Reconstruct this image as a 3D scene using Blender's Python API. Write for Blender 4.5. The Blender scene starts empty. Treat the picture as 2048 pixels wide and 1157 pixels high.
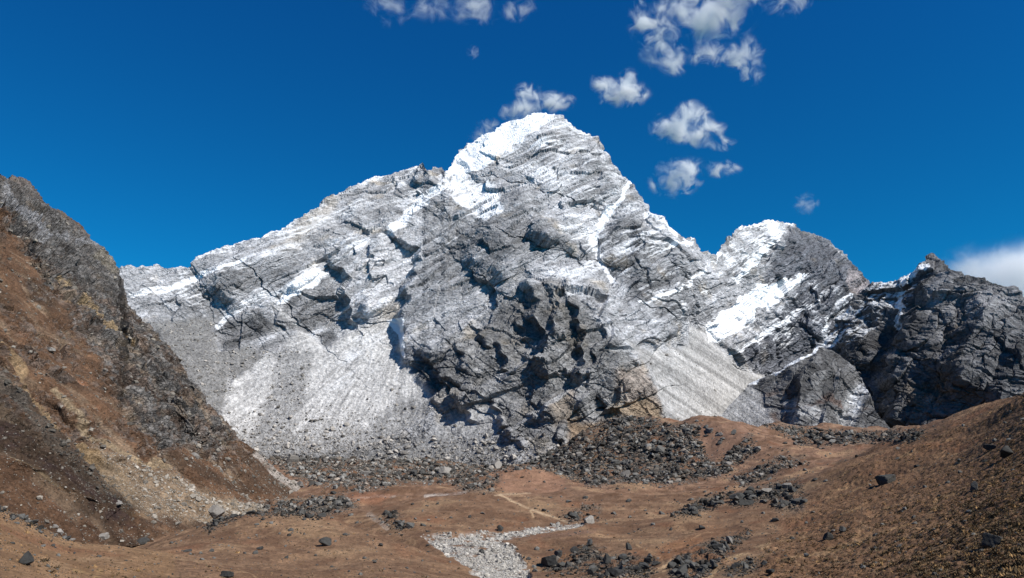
import bpy, math, random
import numpy as np
C = bpy.context.scene
COL = C.collection
f32 = np.float32
# ---------------------------------------------------------------- camera
F = 1500.0                      # focal length in photo pixels (2048 wide)
PITCH = math.atan(282.0 / F)    # camera looks up; horizon near row 860
cam_d = bpy.data.cameras.new('camera')
cam_d.sensor_width = 36.0
cam_d.lens = F * 36.0 / 2048.0
cam_d.clip_start = 0.3
cam_d.clip_end = 60000
cam = bpy.data.objects.new('camera', cam_d)
COL.objects.link(cam)
cam.location = (0, 0, 0)
cam.rotation_euler = (math.pi / 2 + PITCH, 0, 0)
C.camera = cam
# ---------------------------------------------------------------- light
SUN_AZ, SUN_EL = math.radians(122), math.radians(46)   # clockwise from +Y (view direction)
sd = bpy.data.lights.new('sun', 'SUN')
sd.energy = 5.0
sd.angle = math.radians(0.5)
sd.color = (1.0, 0.955, 0.89)
sun = bpy.data.objects.new('sun', sd)
COL.objects.link(sun)
sun.rotation_euler = (math.pi / 2 - SUN_EL, 0, math.pi - SUN_AZ)
w = bpy.data.worlds.new('World')
C.world = w
w.use_nodes = True
nt = w.node_tree
bg = nt.nodes['Background']
sky = nt.nodes.new('ShaderNodeTexSky')
sky.sky_type = 'NISHITA'
sky.sun_disc = False
sky.sun_elevation = SUN_EL
sky.sun_rotation = SUN_AZ
sky.altitude = 4800
sky.air_density = 1.0
sky.dust_density = 0.0
sky.ozone_density = 3.0
tint = nt.nodes.new('ShaderNodeMix')
tint.data_type = 'RGBA'
tint.blend_type = 'MULTIPLY'
tint.inputs[0].default_value = 1.0
tint.inputs[7].default_value = (0.035, 0.54, 0.88, 1)
nt.links.new(sky.outputs[0], tint.inputs[6])
tc_ = nt.nodes.new('ShaderNodeTexCoord'); sx_ = nt.nodes.new('ShaderNodeSeparateXYZ'); nt.links.new(tc_.outputs['Generated'], sx_.inputs[0])
rp = nt.nodes.new('ShaderNodeValToRGB'); nt.links.new(sx_.outputs[2], rp.inputs[0])
rp.color_ramp.elements[0].position = 0.15; rp.color_ramp.elements[0].color = (.6, .93, .74, 1)
rp.color_ramp.elements[1].position = 0.52; rp.color_ramp.elements[1].color = (.8, .86, .93, 1)
tn2 = nt.nodes.new('ShaderNodeMix'); tn2.data_type = 'RGBA'; tn2.blend_type = 'MULTIPLY'; tn2.inputs[0].default_value = 1
nt.links.new(tint.outputs[2], tn2.inputs[6]); nt.links.new(rp.outputs[0], tn2.inputs[7])
nt.links.new(tn2.outputs[2], bg.inputs[0])
bg.inputs[1].default_value = 0.13
C.view_settings.view_transform = 'Standard'
C.view_settings.look = 'None'
C.view_settings.exposure = 0.4
C.view_settings.gamma = 1.0
C.cycles.max_bounces = 14
C.cycles.volume_bounces = 14
C.cycles.use_denoising = True
try:
    C.cycles.denoiser = 'OPENIMAGEDENOISE'
except Exception:
    pass
DETAIL = 1.0
# ---------------------------------------------------------------- projection helpers
cP, sP = math.cos(PITCH), math.sin(PITCH)
def ray(px, py):
    """direction per metre of forward distance: X/Y and Z/Y"""
    x = (np.asarray(px, float) - 1024) / F
    y = (578.5 - np.asarray(py, float)) / F
    fwd = cP - y * sP
    return x / fwd, (sP + y * cP) / fwd
def proj(X, Y, Z):
    d = Y * cP + Z * sP
    u = -Y * sP + Z * cP
    return 1024 + F * X / d, 578.5 - F * u / d
# ---------------------------------------------------------------- noise (numpy)
_rs = np.random.RandomState(7)
_G = _rs.normal(size=(256, 3)); _G /= np.linalg.norm(_G, axis=1)[:, None]; _G = _G.astype(f32)
_R = _rs.rand(1024, 4).astype(f32)
def _h(i, j, k, s):
    n = (i.astype(np.uint32) * np.uint32(73856093)) ^ (j.astype(np.uint32) * np.uint32(19349663)) ^ (k.astype(np.uint32) * np.uint32(83492791)) ^ np.uint32((s * 2654435761) & 0xffffffff)
    n ^= n >> np.uint32(13); n *= np.uint32(1274126177); n ^= n >> np.uint32(16)
    return n
def perlin(x, y, z, s=0):
    x = x.astype(f32); y = y.astype(f32); z = z.astype(f32)
    i = np.floor(x); j = np.floor(y); k = np.floor(z)
    fx, fy, fz = x - i, y - j, z - k
    i = i.astype(np.int32); j = j.astype(np.int32); k = k.astype(np.int32)
    u = fx * fx * fx * (fx * (fx * 6 - 15) + 10); v = fy * fy * fy * (fy * (fy * 6 - 15) + 10); w_ = fz * fz * fz * (fz * (fz * 6 - 15) + 10)
    r = 0
    for a in (0, 1):
        wa = u if a else 1 - u
        for b in (0, 1):
            wb = wa * (v if b else 1 - v)
            for c in (0, 1):
                g = _G[_h(i + a, j + b, k + c, s) & np.uint32(255)]
                r = r + wb * (w_ if c else 1 - w_) * (g[..., 0] * (fx - a) + g[..., 1] * (fy - b) + g[..., 2] * (fz - c))
    return r * 1.5
def fbm(x, y, z, o=4, s=0, gain=0.5, ridged=False):
    t = 0; a = 1.0; n = 0
    for q in range(o):
        p = perlin(x, y, z, s + q * 17)
        if ridged: p = 1 - 2 * np.abs(p) * 1.4
        t = t + a * p; n += a
        a *= gain; x = x * 2.03 + 1.7; y = y * 2.03 + 9.2; z = z * 2.03 + 4.1
    return t / n
def facet(x, y, z, s=0, tilt=0.9):
    """Worley cells, every cell a randomly tilted plane: blocky, fractured rock. returns height, F2-F1, cell random"""
    x = x.astype(f32); y = y.astype(f32); z = z.astype(f32)
    i = np.floor(x); j = np.floor(y); k = np.floor(z)
    b1 = np.full(x.shape, 9.0, f32); b2 = np.full(x.shape, 9.0, f32); hv = np.zeros(x.shape, f32); rv = np.zeros(x.shape, f32)
    ii = i.astype(np.int32); jj = j.astype(np.int32); kk = k.astype(np.int32)
    for a in (-1, 0, 1):
        for b in (-1, 0, 1):
            for c in (-1, 0, 1):
                hh = _h(ii + a, jj + b, kk + c, s)
                R = _R[hh & np.uint32(1023)]
                dx = x - (i + a + R[..., 0]); dy = y - (j + b + R[..., 1]); dz = z - (k + c + R[..., 2])
                d = dx * dx + dy * dy + dz * dz
                m = d < b1
                b2 = np.where(m, b1, np.minimum(b2, d))
                b1 = np.where(m, d, b1)
                g = _G[(hh >> np.uint32(10)) & np.uint32(255)]
                hv = np.where(m, (g[..., 0] * dx + g[..., 1] * dy + g[..., 2] * dz) * tilt + (R[..., 3] - 0.5) * 0.6, hv)
                rv = np.where(m, R[..., 3], rv)
    return hv, np.sqrt(b2) - np.sqrt(b1), rv
def sstep(a, b, x):
    t = np.clip((x - a) / (b - a), 0, 1)
    return t * t * (3 - 2 * t)
def poly(PX, PY, pts, soft=6.0):
    """soft mask of a polygon in sight-line coordinates"""
    pts = np.array(pts, float)
    ins = np.zeros(PX.shape, bool)
    dm = np.full(PX.shape, 1e9, f32)
    bx = (PX > pts[:, 0].min() - 3 * soft) & (PX < pts[:, 0].max() + 3 * soft) & (PY > pts[:, 1].min() - 3 * soft) & (PY < pts[:, 1].max() + 3 * soft)
    x = PX[bx]; y = PY[bx]
    i_ = np.zeros(x.shape, bool); d_ = np.full(x.shape, 1e9, f32)
    n = len(pts)
    for a in range(n):
        x1, y1 = pts[a]; x2, y2 = pts[(a + 1) % n]
        if y1 != y2:
            c = ((y1 > y) != (y2 > y)) & (x < (x2 - x1) * (y - y1) / (y2 - y1) + x1)
            i_ ^= c
        d_ = np.minimum(d_, segd(x, y, x1, y1, x2, y2)[0])
    out = np.zeros(PX.shape, f32)
    out[bx] = sstep(-soft, soft, np.where(i_, d_, -d_))
    return out
def segd(x, y, x1, y1, x2, y2):
    ex, ey = x2 - x1, y2 - y1
    L = ex * ex + ey * ey + 1e-9
    t = np.clip(((x - x1) * ex + (y - y1) * ey) / L, 0, 1)
    dx = x - x1 - t * ex; dy = y - y1 - t * ey
    return np.sqrt(dx * dx + dy * dy), t, -(ex * (y - y1) - ey * (x - x1))
def brush(PX, PY, pts, wd):
    """soft stroke of half-width wd"""
    m = None
    for a in range(len(pts) - 1):
        d, t, _ = segd(PX, PY, *pts[a][:2], *pts[a + 1][:2])
        m = d if m is None else np.minimum(m, d)
    return 1 - sstep(wd * 0.5, wd * 1.4, m)
def step(PX, PY, pts, amp, wpos, wneg):
    """relief line, listed downwards. s>0 is the image-right side"""
    D = None; S = None; T = None; n = len(pts) - 1
    for a in range(n):
        d, t, sg = segd(PX, PY, *pts[a], *pts[a + 1])
        if D is None: D, S, T = d, sg, (a + t) / n
        else:
            m = d < D
            D = np.where(m, d, D); S = np.where(m, sg, S); T = np.where(m, (a + t) / n, T)
    s = np.where(S > 0, D, -D)
    end = np.where((T <= 0.001) | (T >= 0.999), 1, 0)
    fp = np.exp(-np.maximum(s, 0) / wpos) if wpos > 40 else np.clip(1 - np.maximum(s, 0) / wpos, 0, 1)
    fn = np.exp(np.minimum(s, 0) / wneg) if wneg > 40 else np.clip(1 + np.minimum(s, 0) / wneg, 0, 1)
    tap = np.clip(np.minimum(T, 1 - T) * 6 + 0.25, 0, 1)
    # beyond the ends of the line the relief fades with distance
    fade = np.where(end == 1, np.exp(-D / 22.0), 1)
    return amp * fp * fn * tap * fade
def blur(a, n, axis):
    if n < 1: return a
    p = [(0, 0), (0, 0)]; p[axis] = (n, n)
    b = np.pad(a, p, mode='edge').cumsum(axis=axis)
    b = np.concatenate([np.zeros_like(np.take(b, [0], axis)), b], axis=axis)
    L = a.shape[axis]
    hi = np.take(b, np.arange(2 * n + 1, 2 * n + 1 + L), axis); lo = np.take(b, np.arange(0, L), axis)
    return (hi - lo) / (2 * n + 1)
def gnorm(P):
    a = np.gradient(P, axis=1); b = np.gradient(P, axis=0)
    n = np.cross(a, b)
    return n / (np.linalg.norm(n, axis=2, keepdims=True) + 1e-9)
# ---------------------------------------------------------------- objects
def tag(o, label=None, cat=None, group=None, kind=None):
    for k, v in (('label', label), ('category', cat), ('group', group), ('kind', kind)):
        if v: o[k] = v
    return o
def mesh_from(name, V, Fq, mat, smooth=False, attrs=None, parent=None, mats=None):
    me = bpy.data.meshes.new(name)
    V = np.asarray(V, f32); Fq = np.asarray(Fq, np.int32)
    n = Fq.shape[1]
    me.vertices.add(len(V)); me.vertices.foreach_set('co', V.ravel())
    me.loops.add(Fq.size); me.loops.foreach_set('vertex_index', Fq.ravel())
    me.polygons.add(len(Fq))
    me.polygons.foreach_set('loop_start', np.arange(0, Fq.size, n, dtype=np.int32))
    me.polygons.foreach_set('use_smooth', np.full(len(Fq), smooth))
    me.update(calc_edges=True)
    for k, a in (attrs or {}).items():
        a = np.asarray(a, f32)
        if a.ndim == 2:
            if a.shape[1] == 3: a = np.concatenate([a, np.ones((len(a), 1), f32)], 1)
            at = me.attributes.new(k, 'FLOAT_COLOR', 'POINT'); at.data.foreach_set('color', a.ravel())
        else:
            at = me.attributes.new(k, 'FLOAT', 'POINT'); at.data.foreach_set('value', a.ravel())
    me.materials.append(mat)
    o = bpy.data.objects.new(name, me)
    COL.objects.link(o)
    if parent: o.parent = parent
    return o
def grid_faces(ny, nx):
    i = np.arange(ny * nx, dtype=np.int32).reshape(ny, nx)
    return np.stack([i[:-1, :-1], i[:-1, 1:], i[1:, 1:], i[1:, :-1]], -1).reshape(-1, 4)
# ---------------------------------------------------------------- materials
def NN(t, k, **kw):
    n = t.nodes.new(k)
    for a, v in kw.items(): setattr(n, a, v)
    return n
def terrain_mat(name, scales, contrast=0.5, bump=1.0, bscale=1.0, rough=0.9, snow=True, crack=0):
    m = bpy.data.materials.new(name); m.use_nodes = True
    t = m.node_tree; L = t.links.new
    b = t.nodes['Principled BSDF']
    b.inputs['Roughness'].default_value = rough
    b.inputs['Specular IOR Level'].default_value = 0.15
    col = NN(t, 'ShaderNodeAttribute', attribute_name='col')
    geo = NN(t, 'ShaderNodeNewGeometry')
    prev = col.outputs['Color']
    hs = []
    for k, (sc, lo, hi) in enumerate(scales):
        n = NN(t, 'ShaderNodeTexNoise'); n.inputs['Scale'].default_value = sc; n.inputs['Detail'].default_value = 6; n.inputs['Roughness'].default_value = 0.65
        L(geo.outputs['Position'], n.inputs['Vector'])
        mr = NN(t, 'ShaderNodeMapRange'); mr.inputs['From Min'].default_value = 0.3; mr.inputs['From Max'].default_value = 0.7
        mr.inputs['To Min'].default_value = lo; mr.inputs['To Max'].default_value = hi
        L(n.outputs['Fac'], mr.inputs['Value'])
        mx = NN(t, 'ShaderNodeMix', data_type='RGBA', blend_type='MULTIPLY'); mx.inputs[0].default_value = 1
        L(prev, mx.inputs[6]); L(mr.outputs[0], mx.inputs[7]); prev = mx.outputs[2]
        hs.append(n.outputs['Fac'])
    ckh = None
    if crack:
        wn = NN(t, 'ShaderNodeTexNoise'); wn.inputs['Scale'].default_value = crack * 1.3; wn.inputs['Detail'].default_value = 4; L(geo.outputs['Position'], wn.inputs['Vector'])
        wa = NN(t, 'ShaderNodeVectorMath', operation='MULTIPLY_ADD'); L(wn.outputs['Color'], wa.inputs[0]); wa.inputs[1].default_value = (.9 / crack,) * 3; L(geo.outputs['Position'], wa.inputs[2])
        mp = NN(t, 'ShaderNodeMapping'); mp.inputs['Rotation'].default_value = (0.2, 0.62, 0.1); mp.inputs['Scale'].default_value = (.55, .8, 1.7); L(wa.outputs[0], mp.inputs['Vector'])
        vo = NN(t, 'ShaderNodeTexVoronoi', feature='DISTANCE_TO_EDGE'); vo.inputs['Scale'].default_value = crack; L(mp.outputs[0], vo.inputs['Vector'])
        cm = NN(t, 'ShaderNodeMapRange'); cm.inputs['From Max'].default_value = .09; cm.inputs['To Min'].default_value = .35 if not snow else .62; cm.inputs['To Max'].default_value = 1.0; L(vo.outputs['Distance'], cm.inputs['Value'])
        ca = NN(t, 'ShaderNodeAttribute', attribute_name='bare')
        cx_ = NN(t, 'ShaderNodeMix', data_type='FLOAT'); L(ca.outputs['Fac'], cx_.inputs[0]); cx_.inputs[2].default_value = 1.0; L(cm.outputs[0], cx_.inputs[3])
        mx = NN(t, 'ShaderNodeMix', data_type='RGBA', blend_type='MULTIPLY'); mx.inputs[0].default_value = 1; L(prev, mx.inputs[6]); L(cx_.outputs[0], mx.inputs[7]); prev = mx.outputs[2]
        ckh = cx_.outputs[0]
    if snow:
        sa = NN(t, 'ShaderNodeAttribute', attribute_name='snow')
        n = NN(t, 'ShaderNodeTexNoise'); n.inputs['Scale'].default_value = scales[0][0] * 1.7; n.inputs['Detail'].default_value = 5; n.inputs['Roughness'].default_value = 0.7
        L(geo.outputs['Position'], n.inputs['Vector'])
        ad = NN(t, 'ShaderNodeMath', operation='MULTIPLY_ADD'); ad.inputs[1].default_value = 0.3; L(n.outputs['Fac'], ad.inputs[0])
        sub = NN(t, 'ShaderNodeMath', operation='SUBTRACT'); L(sa.outputs['Fac'], sub.inputs[0]); sub.inputs[1].default_value = 0.15
        L(sub.outputs[0], ad.inputs[2])
        mr = NN(t, 'ShaderNodeMapRange'); mr.inputs['From Min'].default_value = 0.33; mr.inputs['From Max'].default_value = 0.78
        L(ad.outputs[0], mr.inputs['Value'])
        mx = NN(t, 'ShaderNodeMix', data_type='RGBA'); L(mr.outputs[0], mx.inputs[0]); L(prev, mx.inputs[6]); mx.inputs[7].default_value = (0.84, 0.86, 0.88, 1)
        prev = mx.outputs[2]
    L(prev, b.inputs['Base Color'])
    if bump:
        bp = NN(t, 'ShaderNodeBump'); bp.inputs['Strength'].default_value = bump; bp.inputs['Distance'].default_value = bscale
        if ckh is None: L(hs[-1], bp.inputs['Height'])
        else:
            ha = NN(t, 'ShaderNodeMath', operation='MULTIPLY_ADD'); L(ckh, ha.inputs[0]); ha.inputs[1].default_value = .6; L(hs[-1], ha.inputs[2]); L(ha.outputs[0], bp.inputs['Height'])
        L(bp.outputs[0], b.inputs['Normal'])
    return m
M_far = terrain_mat('far_rock_and_snow', [(0.035, 0.72, 1.25), (0.16, 0.6, 1.35)], bump=0.8, bscale=7.0, crack=.045)
M_near = terrain_mat('hillside_rock_and_grass', [(0.11, 0.68, 1.3), (0.7, 0.5, 1.5)], bump=0.9, bscale=1.8, snow=False, crack=.17)
M_ground = terrain_mat('dry_alpine_turf', [(0.12, 0.8, 1.2), (1.4, 0.62, 1.35)], bump=0.6, bscale=0.5, snow=False)
def rock_mat(name, c, var=0.35):
    m = bpy.data.materials.new(name); m.use_nodes = True
    t = m.node_tree; L = t.links.new; b = t.nodes['Principled BSDF']
    b.inputs['Roughness'].default_value = 0.9; b.inputs['Specular IOR Level'].default_value = 0.15
    geo = NN(t, 'ShaderNodeNewGeometry')
    n = NN(t, 'ShaderNodeTexNoise'); n.inputs['Scale'].default_value = 0.9; n.inputs['Detail'].default_value = 7; n.inputs['Roughness'].default_value = 0.7
    L(geo.outputs['Position'], n.inputs['Vector'])
    r = NN(t, 'ShaderNodeValToRGB')
    e = r.color_ramp.elements
    e[0].position = 0.3; e[0].color = (*[q * (1 - var) for q in c], 1)
    e[1].position = 0.7; e[1].color = (*[q * (1 + var) for q in c], 1)
    k = e.new(0.5); k.color = (c[0] * 1.06, c[1], c[2] * 0.93, 1)
    L(n.outputs['Fac'], r.inputs[0])
    at = NN(t, 'ShaderNodeAttribute', attribute_name='tone')
    oi = NN(t, 'ShaderNodeObjectInfo')
    mr = NN(t, 'ShaderNodeMapRange'); mr.inputs['To Min'].default_value = 0.75; mr.inputs['To Max'].default_value = 1.25
    L(oi.outputs['Random'], mr.inputs['Value'])
    mx = NN(t, 'ShaderNodeMix', data_type='RGBA', blend_type='MULTIPLY'); mx.inputs[0].default_value = 1
    L(r.outputs[0], mx.inputs[6]); L(at.outputs['Color'], mx.inputs[7])
    m2 = NN(t, 'ShaderNodeMix', data_type='RGBA', blend_type='MULTIPLY'); m2.inputs[0].default_value = 1
    L(mx.outputs[2], m2.inputs[6]); L(mr.outputs[0], m2.inputs[7])
    L(m2.outputs[2], b.inputs['Base Color'])
    bp = NN(t, 'ShaderNodeBump'); bp.inputs['Strength'].default_value = 0.6; bp.inputs['Distance'].default_value = 0.35
    L(n.outputs['Fac'], bp.inputs['Height']); L(bp.outputs[0], b.inputs['Normal'])
    return m
# ---------------------------------------------------------------- a mountain side: surface swept along sight lines with its own depth
def layer(name, cols, top, bottom, ny, depth, relief, disp, paint, mat, smooth=False, back=(0.9, 900), kind='structure', edge=None):
    cols = np.asarray(cols, float); nx = len(cols)
    tp = np.interp(cols, [p[0] for p in top], [p[1] for p in top])
    bt = np.interp(cols, [p[0] for p in bottom], [p[1] for p in bottom])
    bt = np.maximum(bt, tp + 2)
    v = np.linspace(0, 1, ny)[:, None]
    PX = np.repeat(cols[None, :], ny, 0); PY = bt[None, :] * (1 - v) + tp[None, :] * v
    Y = depth(PX, PY)
    Y = Y - relief(PX, PY)
    dx, dz = ray(PX, PY)
    P = np.stack([dx * Y, Y, dz * Y], -1)
    # back side: falls away behind the skyline
    nb = 14; m, run = back
    q = (np.linspace(0, 1, nb + 1)[1:] ** 1.5)[:, None]
    lp = P[-1]
    hd = q * run
    hz = -(m * run) * q ** 1.9
    B = np.stack([lp[None, :, 0] * (1 + hd / lp[None, :, 1]), lp[None, :, 1] + hd, lp[None, :, 2] + hz], -1)
    P = np.concatenate([P, B], 0)
    PXa = np.concatenate([PX, np.repeat(cols[None, :], nb, 0)], 0)
    PYa = np.concatenate([PY, np.repeat(tp[None, :], nb, 0)], 0)
    N = gnorm(P)
    Ns = np.stack([blur(blur(N[..., k], 5, 0), 5, 1) for k in range(3)], -1)
    Ns /= np.linalg.norm(Ns, axis=2, keepdims=True) + 1e-9
    if Ns[ny // 2, nx // 2, 2] < 0: Ns = -Ns
    h, ex = disp(P[..., 0], P[..., 1], P[..., 2], PXa, PYa)
    h = h * (.5 + .5 * sstep(0, 60, PYa - tp[None, :])) + (11 if 'hill' not in name else 3.0) * fbm(P[..., 0] / 55, P[..., 1] / 55, P[..., 2] / 55, 4, 77, gain=.5, ridged=True) * (1 - sstep(0, 30, PYa - tp[None, :]))
    P2 = P + Ns * h[..., None]
    N2 = gnorm(P2)
    if N2[ny // 2, nx // 2, 2] < 0: N2 = -N2
    col, snow = paint(PXa, PYa, P2, N2, ex)
    o = mesh_from(name, P2.reshape(-1, 3), grid_faces(ny + nb, nx), mat, smooth, {'col': col.reshape(-1, 3), 'snow': snow.ravel(), 'bare': np.broadcast_to(ex.get('bare', 1.0), snow.shape).ravel()})
    tag(o, kind=kind)
    return o, P2[:ny], N2[:ny], PX, PY
def integ(PX, PY, Y0, mfun, nsm=4):
    """depth by walking up the slope m, worked out on a regular grid of sight lines"""
    gxs = np.arange(PX.min() - 8, PX.max() + 9, 4.0); gys = np.arange(1000.0, 118.0, -3.0)
    A_, B_ = np.meshgrid(gxs, gys)
    _, dz = ray(A_, B_)
    m = mfun(A_, B_)
    for _i in range(2): m = blur(blur(m, nsm, 0), nsm, 1)
    m = np.maximum(m, dz + 0.3)
    dl = np.diff(dz, axis=0) / (0.5 * (m[1:] - dz[1:] + m[:-1] - dz[:-1]))
    l = np.concatenate([np.zeros((1, A_.shape[1])), np.cumsum(dl, 0)], 0)
    for _i in range(3): l = blur(l, 8, 1)
    l = l + np.log(np.interp(gxs, PX[0], Y0))[None, :]
    fx = np.clip((PX - gxs[0]) / 4.0, 0, len(gxs) - 1.001); fy = np.clip((gys[0] - PY) / 3.0, 0, len(gys) - 1.001)
    i = fx.astype(int); j = fy.astype(int); u = fx - i; v = fy - j
    L_ = l[j, i] * (1 - u) * (1 - v) + l[j, i + 1] * u * (1 - v) + l[j + 1, i] * (1 - u) * v + l[j + 1, i + 1] * u * v
    return np.exp(L_)
# bedding frame: beds dip down to the left
bn = np.array([-0.66, 0.15, 0.74]); bn /= np.linalg.norm(bn)
b1 = np.cross(bn, [0, 1, 0]); b1 /= np.linalg.norm(b1); b2 = np.cross(bn, b1)
def bed(X, Y, Z, along, across):
    return ((X * b1[0] + Y * b1[1] + Z * b1[2]) / along, (X * b2[0] + Y * b2[1] + Z * b2[2]) / along, (X * bn[0] + Y * bn[1] + Z * bn[2]) / across)
bm = np.array([0.62, 0.25, 0.74]); bm /= np.linalg.norm(bm)
m1 = np.cross(bm, [0, 1, 0]); m1 /= np.linalg.norm(m1); m2_ = np.cross(bm, m1)
def bed2(X, Y, Z, along, across):
    return ((X * m1[0] + Y * m1[1] + Z * m1[2]) / along, (X * m2_[0] + Y * m2_[1] + Z * m2_[2]) / along, (X * bm[0] + Y * bm[1] + Z * bm[2]) / across)
def mixc(col, c, m):
    return col + (np.asarray(c, f32) - col) * m[..., None]
def warp(PX, PY, P, amp, sc):
    a = fbm(P[..., 0] / sc, P[..., 1] / sc, P[..., 2] / sc, 4, 51) * amp * 2
    b = fbm(P[..., 0] / sc, P[..., 1] / sc, P[..., 2] / sc, 4, 77) * amp * 2
    return PX + a, PY + b
SC = {}
# ================================================================ the main massif and the snowy side peak
S1 = [(455, 905), (438, 830), (470, 760), (560, 690), (600, 655), (620, 672), (645, 690), (700, 662), (770, 640), (800, 645), (808, 720), (835, 760), (868, 795), (850, 835), (760, 890), (640, 915), (500, 910)]
S1b = [(300, 640), (430, 640), (440, 700), (530, 690), (570, 690), (470, 760), (440, 830), (380, 780), (330, 700)]
S2 = [(800, 940), (880, 850), (925, 822), (985, 808), (1010, 850), (940, 905), (850, 940)]
S3 = [(1250, 680), (1300, 700), (1368, 695), (1380, 660), (1412, 655), (1430, 690), (1480, 735), (1535, 750), (1520, 790), (1600, 870), (1340, 870), (1300, 740)]
BUTT = [(815, 735), (870, 690), (900, 670), (950, 625), (1020, 560), (1110, 530), (1180, 565), (1235, 655), (1295, 720), (1345, 860), (1150, 910), (1000, 880), (930, 810), (870, 800)]
def far_m(PX, PY):
    m = np.full(PX.shape, 1.02)
    for s in (S1, S1b, S2, S3): m = m - 0.12 * poly(PX, PY, s, 8)
    m = m + 0.0 * poly(PX, PY, BUTT, 10)
    m = m + 0.2 * poly(PX, PY, [(340, 580), (500, 530), (660, 520), (640, 560), (520, 610), (370, 640)], 10)   # cliff band
    m = m + 0.15 * poly(PX, PY, [(670, 520), (840, 520), (815, 640), (700, 650)], 8)
    return m
def far_depth(PX, PY):
    Y0 = np.interp(PX[0], [-300, 200, 500, 800, 1100, 1350, 1600, 2000, 2400], [1500, 1500, 1560, 1560, 1480, 1560, 2350, 2700, 2700])
    return integ(PX, PY, Y0, far_m)
WALLS = [   # left-facing walls: polyline, shadow width in px
    ([(765, 440), (790, 470), (815, 485), (840, 502), (846, 525), (832, 548), (824, 575), (822, 610), (812, 640), (812, 690), (806, 722)], 30, 120),
    ([(660, 515), (680, 530), (694, 550), (698, 575), (692, 600), (700, 630), (714, 660)], 28, 60),
    ([(842, 705), (872, 732), (893, 765), (884, 790), (868, 800)], 20, 60),
    ([(1060, 560), (1075, 590), (1072, 620), (1075, 640), (1100, 690)], 42, 44),
    ([(1108, 565), (1112, 600), (1110, 640), (1108, 685)], 28, 40),
    ([(1133, 565), (1138, 590), (1130, 606)], 22, 40),
    ([(1150, 590), (1158, 630), (1168, 680), (1164, 720), (1156, 765)], 32, 70),
    ([(1000, 680), (1008, 710), (1006, 745)], 22, 44),
    ([(1062, 712), (1080, 722), (1098, 735), (1100, 756)], 44, 50),
    ([(1064, 770), (1066, 790), (1062, 812)], 14, 40),
    ([(985, 800), (998, 830), (1004, 858)], 20, 50),
    ([(925, 796), (936, 815), (932, 842)], 20, 44),
    ([(1085, 790), (1095, 815), (1085, 835)], 14, 40),
    ([(1130, 850), (1122, 880), (1126, 920)], 22, 60),
    ([(1215, 640), (1190, 700), (1180, 760), (1150, 830)], 10, 60),
    ([(915, 690), (930, 720), (925, 745)], 14, 44), ([(950, 650), (968, 680), (990, 700)], 18, 50), ([(880, 730), (905, 760), (940, 790)], 16, 50),
    ([(1035, 640), (1045, 660), (1040, 680)], 14, 40), ([(1240, 770), (1250, 800), (1230, 840)], 9, 40), ([(1020, 850), (1030, 880), (1050, 900)], 14, 40),
    ([(560, 620), (556, 640), (570, 665)], 12, 50), ([(352, 596), (356, 620), (352, 645)], 9, 40), ([(800, 355), (790, 370), (786, 390)], 12, 40), ([(845, 330), (835, 350), (838, 372)], 14, 50),
    ([(1365, 500), (1350, 540), (1360, 590)], 14, 60), ([(1290, 470), (1280, 520), (1310, 580)], 12, 60), ([(1150, 470), (1170, 510), (1160, 550)], 9, 60), ([(1540, 470), (1552, 500), (1545, 535)], 20, 60), ([(1580, 460), (1600, 500), (1590, 530)], 14, 60),
    ([(1625, 555), (1640, 590), (1630, 620)], 18, 60), ([(1600, 640), (1620, 660), (1640, 672)], 30, 60), ([(1560, 590), (1568, 610), (1560, 630)], 12, 40), ([(1500, 660), (1510, 680), (1505, 700)], 12, 40), ([(1665, 520), (1680, 560), (1670, 590)], 10, 60),
]
# diagonal ledges running down to the left
LEDGES = [([(1172, 766), (1120, 798), (1060, 836), (1000, 872)], 16), ([(1062, 703), (1030, 743), (1000, 773), (900, 815)], 14), ([(1030, 560), (985, 610), (930, 650), (860, 700)], 12), ([(1000, 640), (950, 680), (900, 720)], 10), ([(1130, 850), (1060, 870), (1010, 900)], 10),
          ([(1100, 640), (1060, 700), (1010, 760)], 8), ([(1200, 700), (1150, 780), (1090, 830)], 9), ([(1690, 590), (1600, 650), (1500, 700)], 14), ([(1640, 560), (1560, 610), (1480, 690)], 12), ([(1440, 512), (1370, 575), (1280, 610)], 10),
          ([(860, 392), (780, 462), (660, 545), (560, 612), (440, 655)], 22), ([(760, 400), (640, 470), (500, 530), (350, 590)], 16), ([(1190, 330), (1100, 370), (980, 400)], 12), ([(1240, 380), (1150, 430), (1050, 450)], 9), ([(1100, 500), (980, 540), (860, 590)], 12)]
ROOFS = [([(845, 326), (880, 380), (960, 440), (1050, 520)], 60, 50, 110), ([(1035, 385), (1000, 430), (985, 480), (940, 540)], 40, 120, 60), ([(1035, 385), (1080, 440), (1150, 500)], 40, 50, 100),
          ([(1078, 232), (1090, 300), (1070, 380)], 55, 90, 90), ([(1193, 277), (1170, 350), (1130, 430), (1110, 500)], 60, 80, 100), ([(1120, 235), (1150, 300), (1230, 380)], 40, 70, 70),
          ([(1120, 520), (1090, 600), (1000, 700), (930, 800)], 26, 130, 120), ([(1160, 560), (1220, 680), (1260, 800)], 60, 60, 110), ([(1300, 430), (1270, 520), (1290, 620), (1340, 680)], 60, 90, 80),
          ([(1390, 490), (1400, 560), (1370, 640)], 50, 70, 70), ([(740, 360), (700, 450), (640, 520), (560, 600)], 50, 90, 90), ([(560, 466), (500, 540), (440, 600)], 40, 70, 70), ([(770, 440), (740, 520), (725, 640)], 45, 50, 60),
          ([(1578, 446), (1600, 520), (1700, 600)], 60, 90, 80), ([(1508, 456), (1500, 520), (1440, 600)], 55, 60, 60), ([(1540, 600), (1580, 640), (1600, 700)], 40, 60, 60), ([(660, 400), (560, 500), (400, 570)], 35, 60, 60), ([(985, 270), (960, 310), (935, 345)], 30, 45, 45)]
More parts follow.
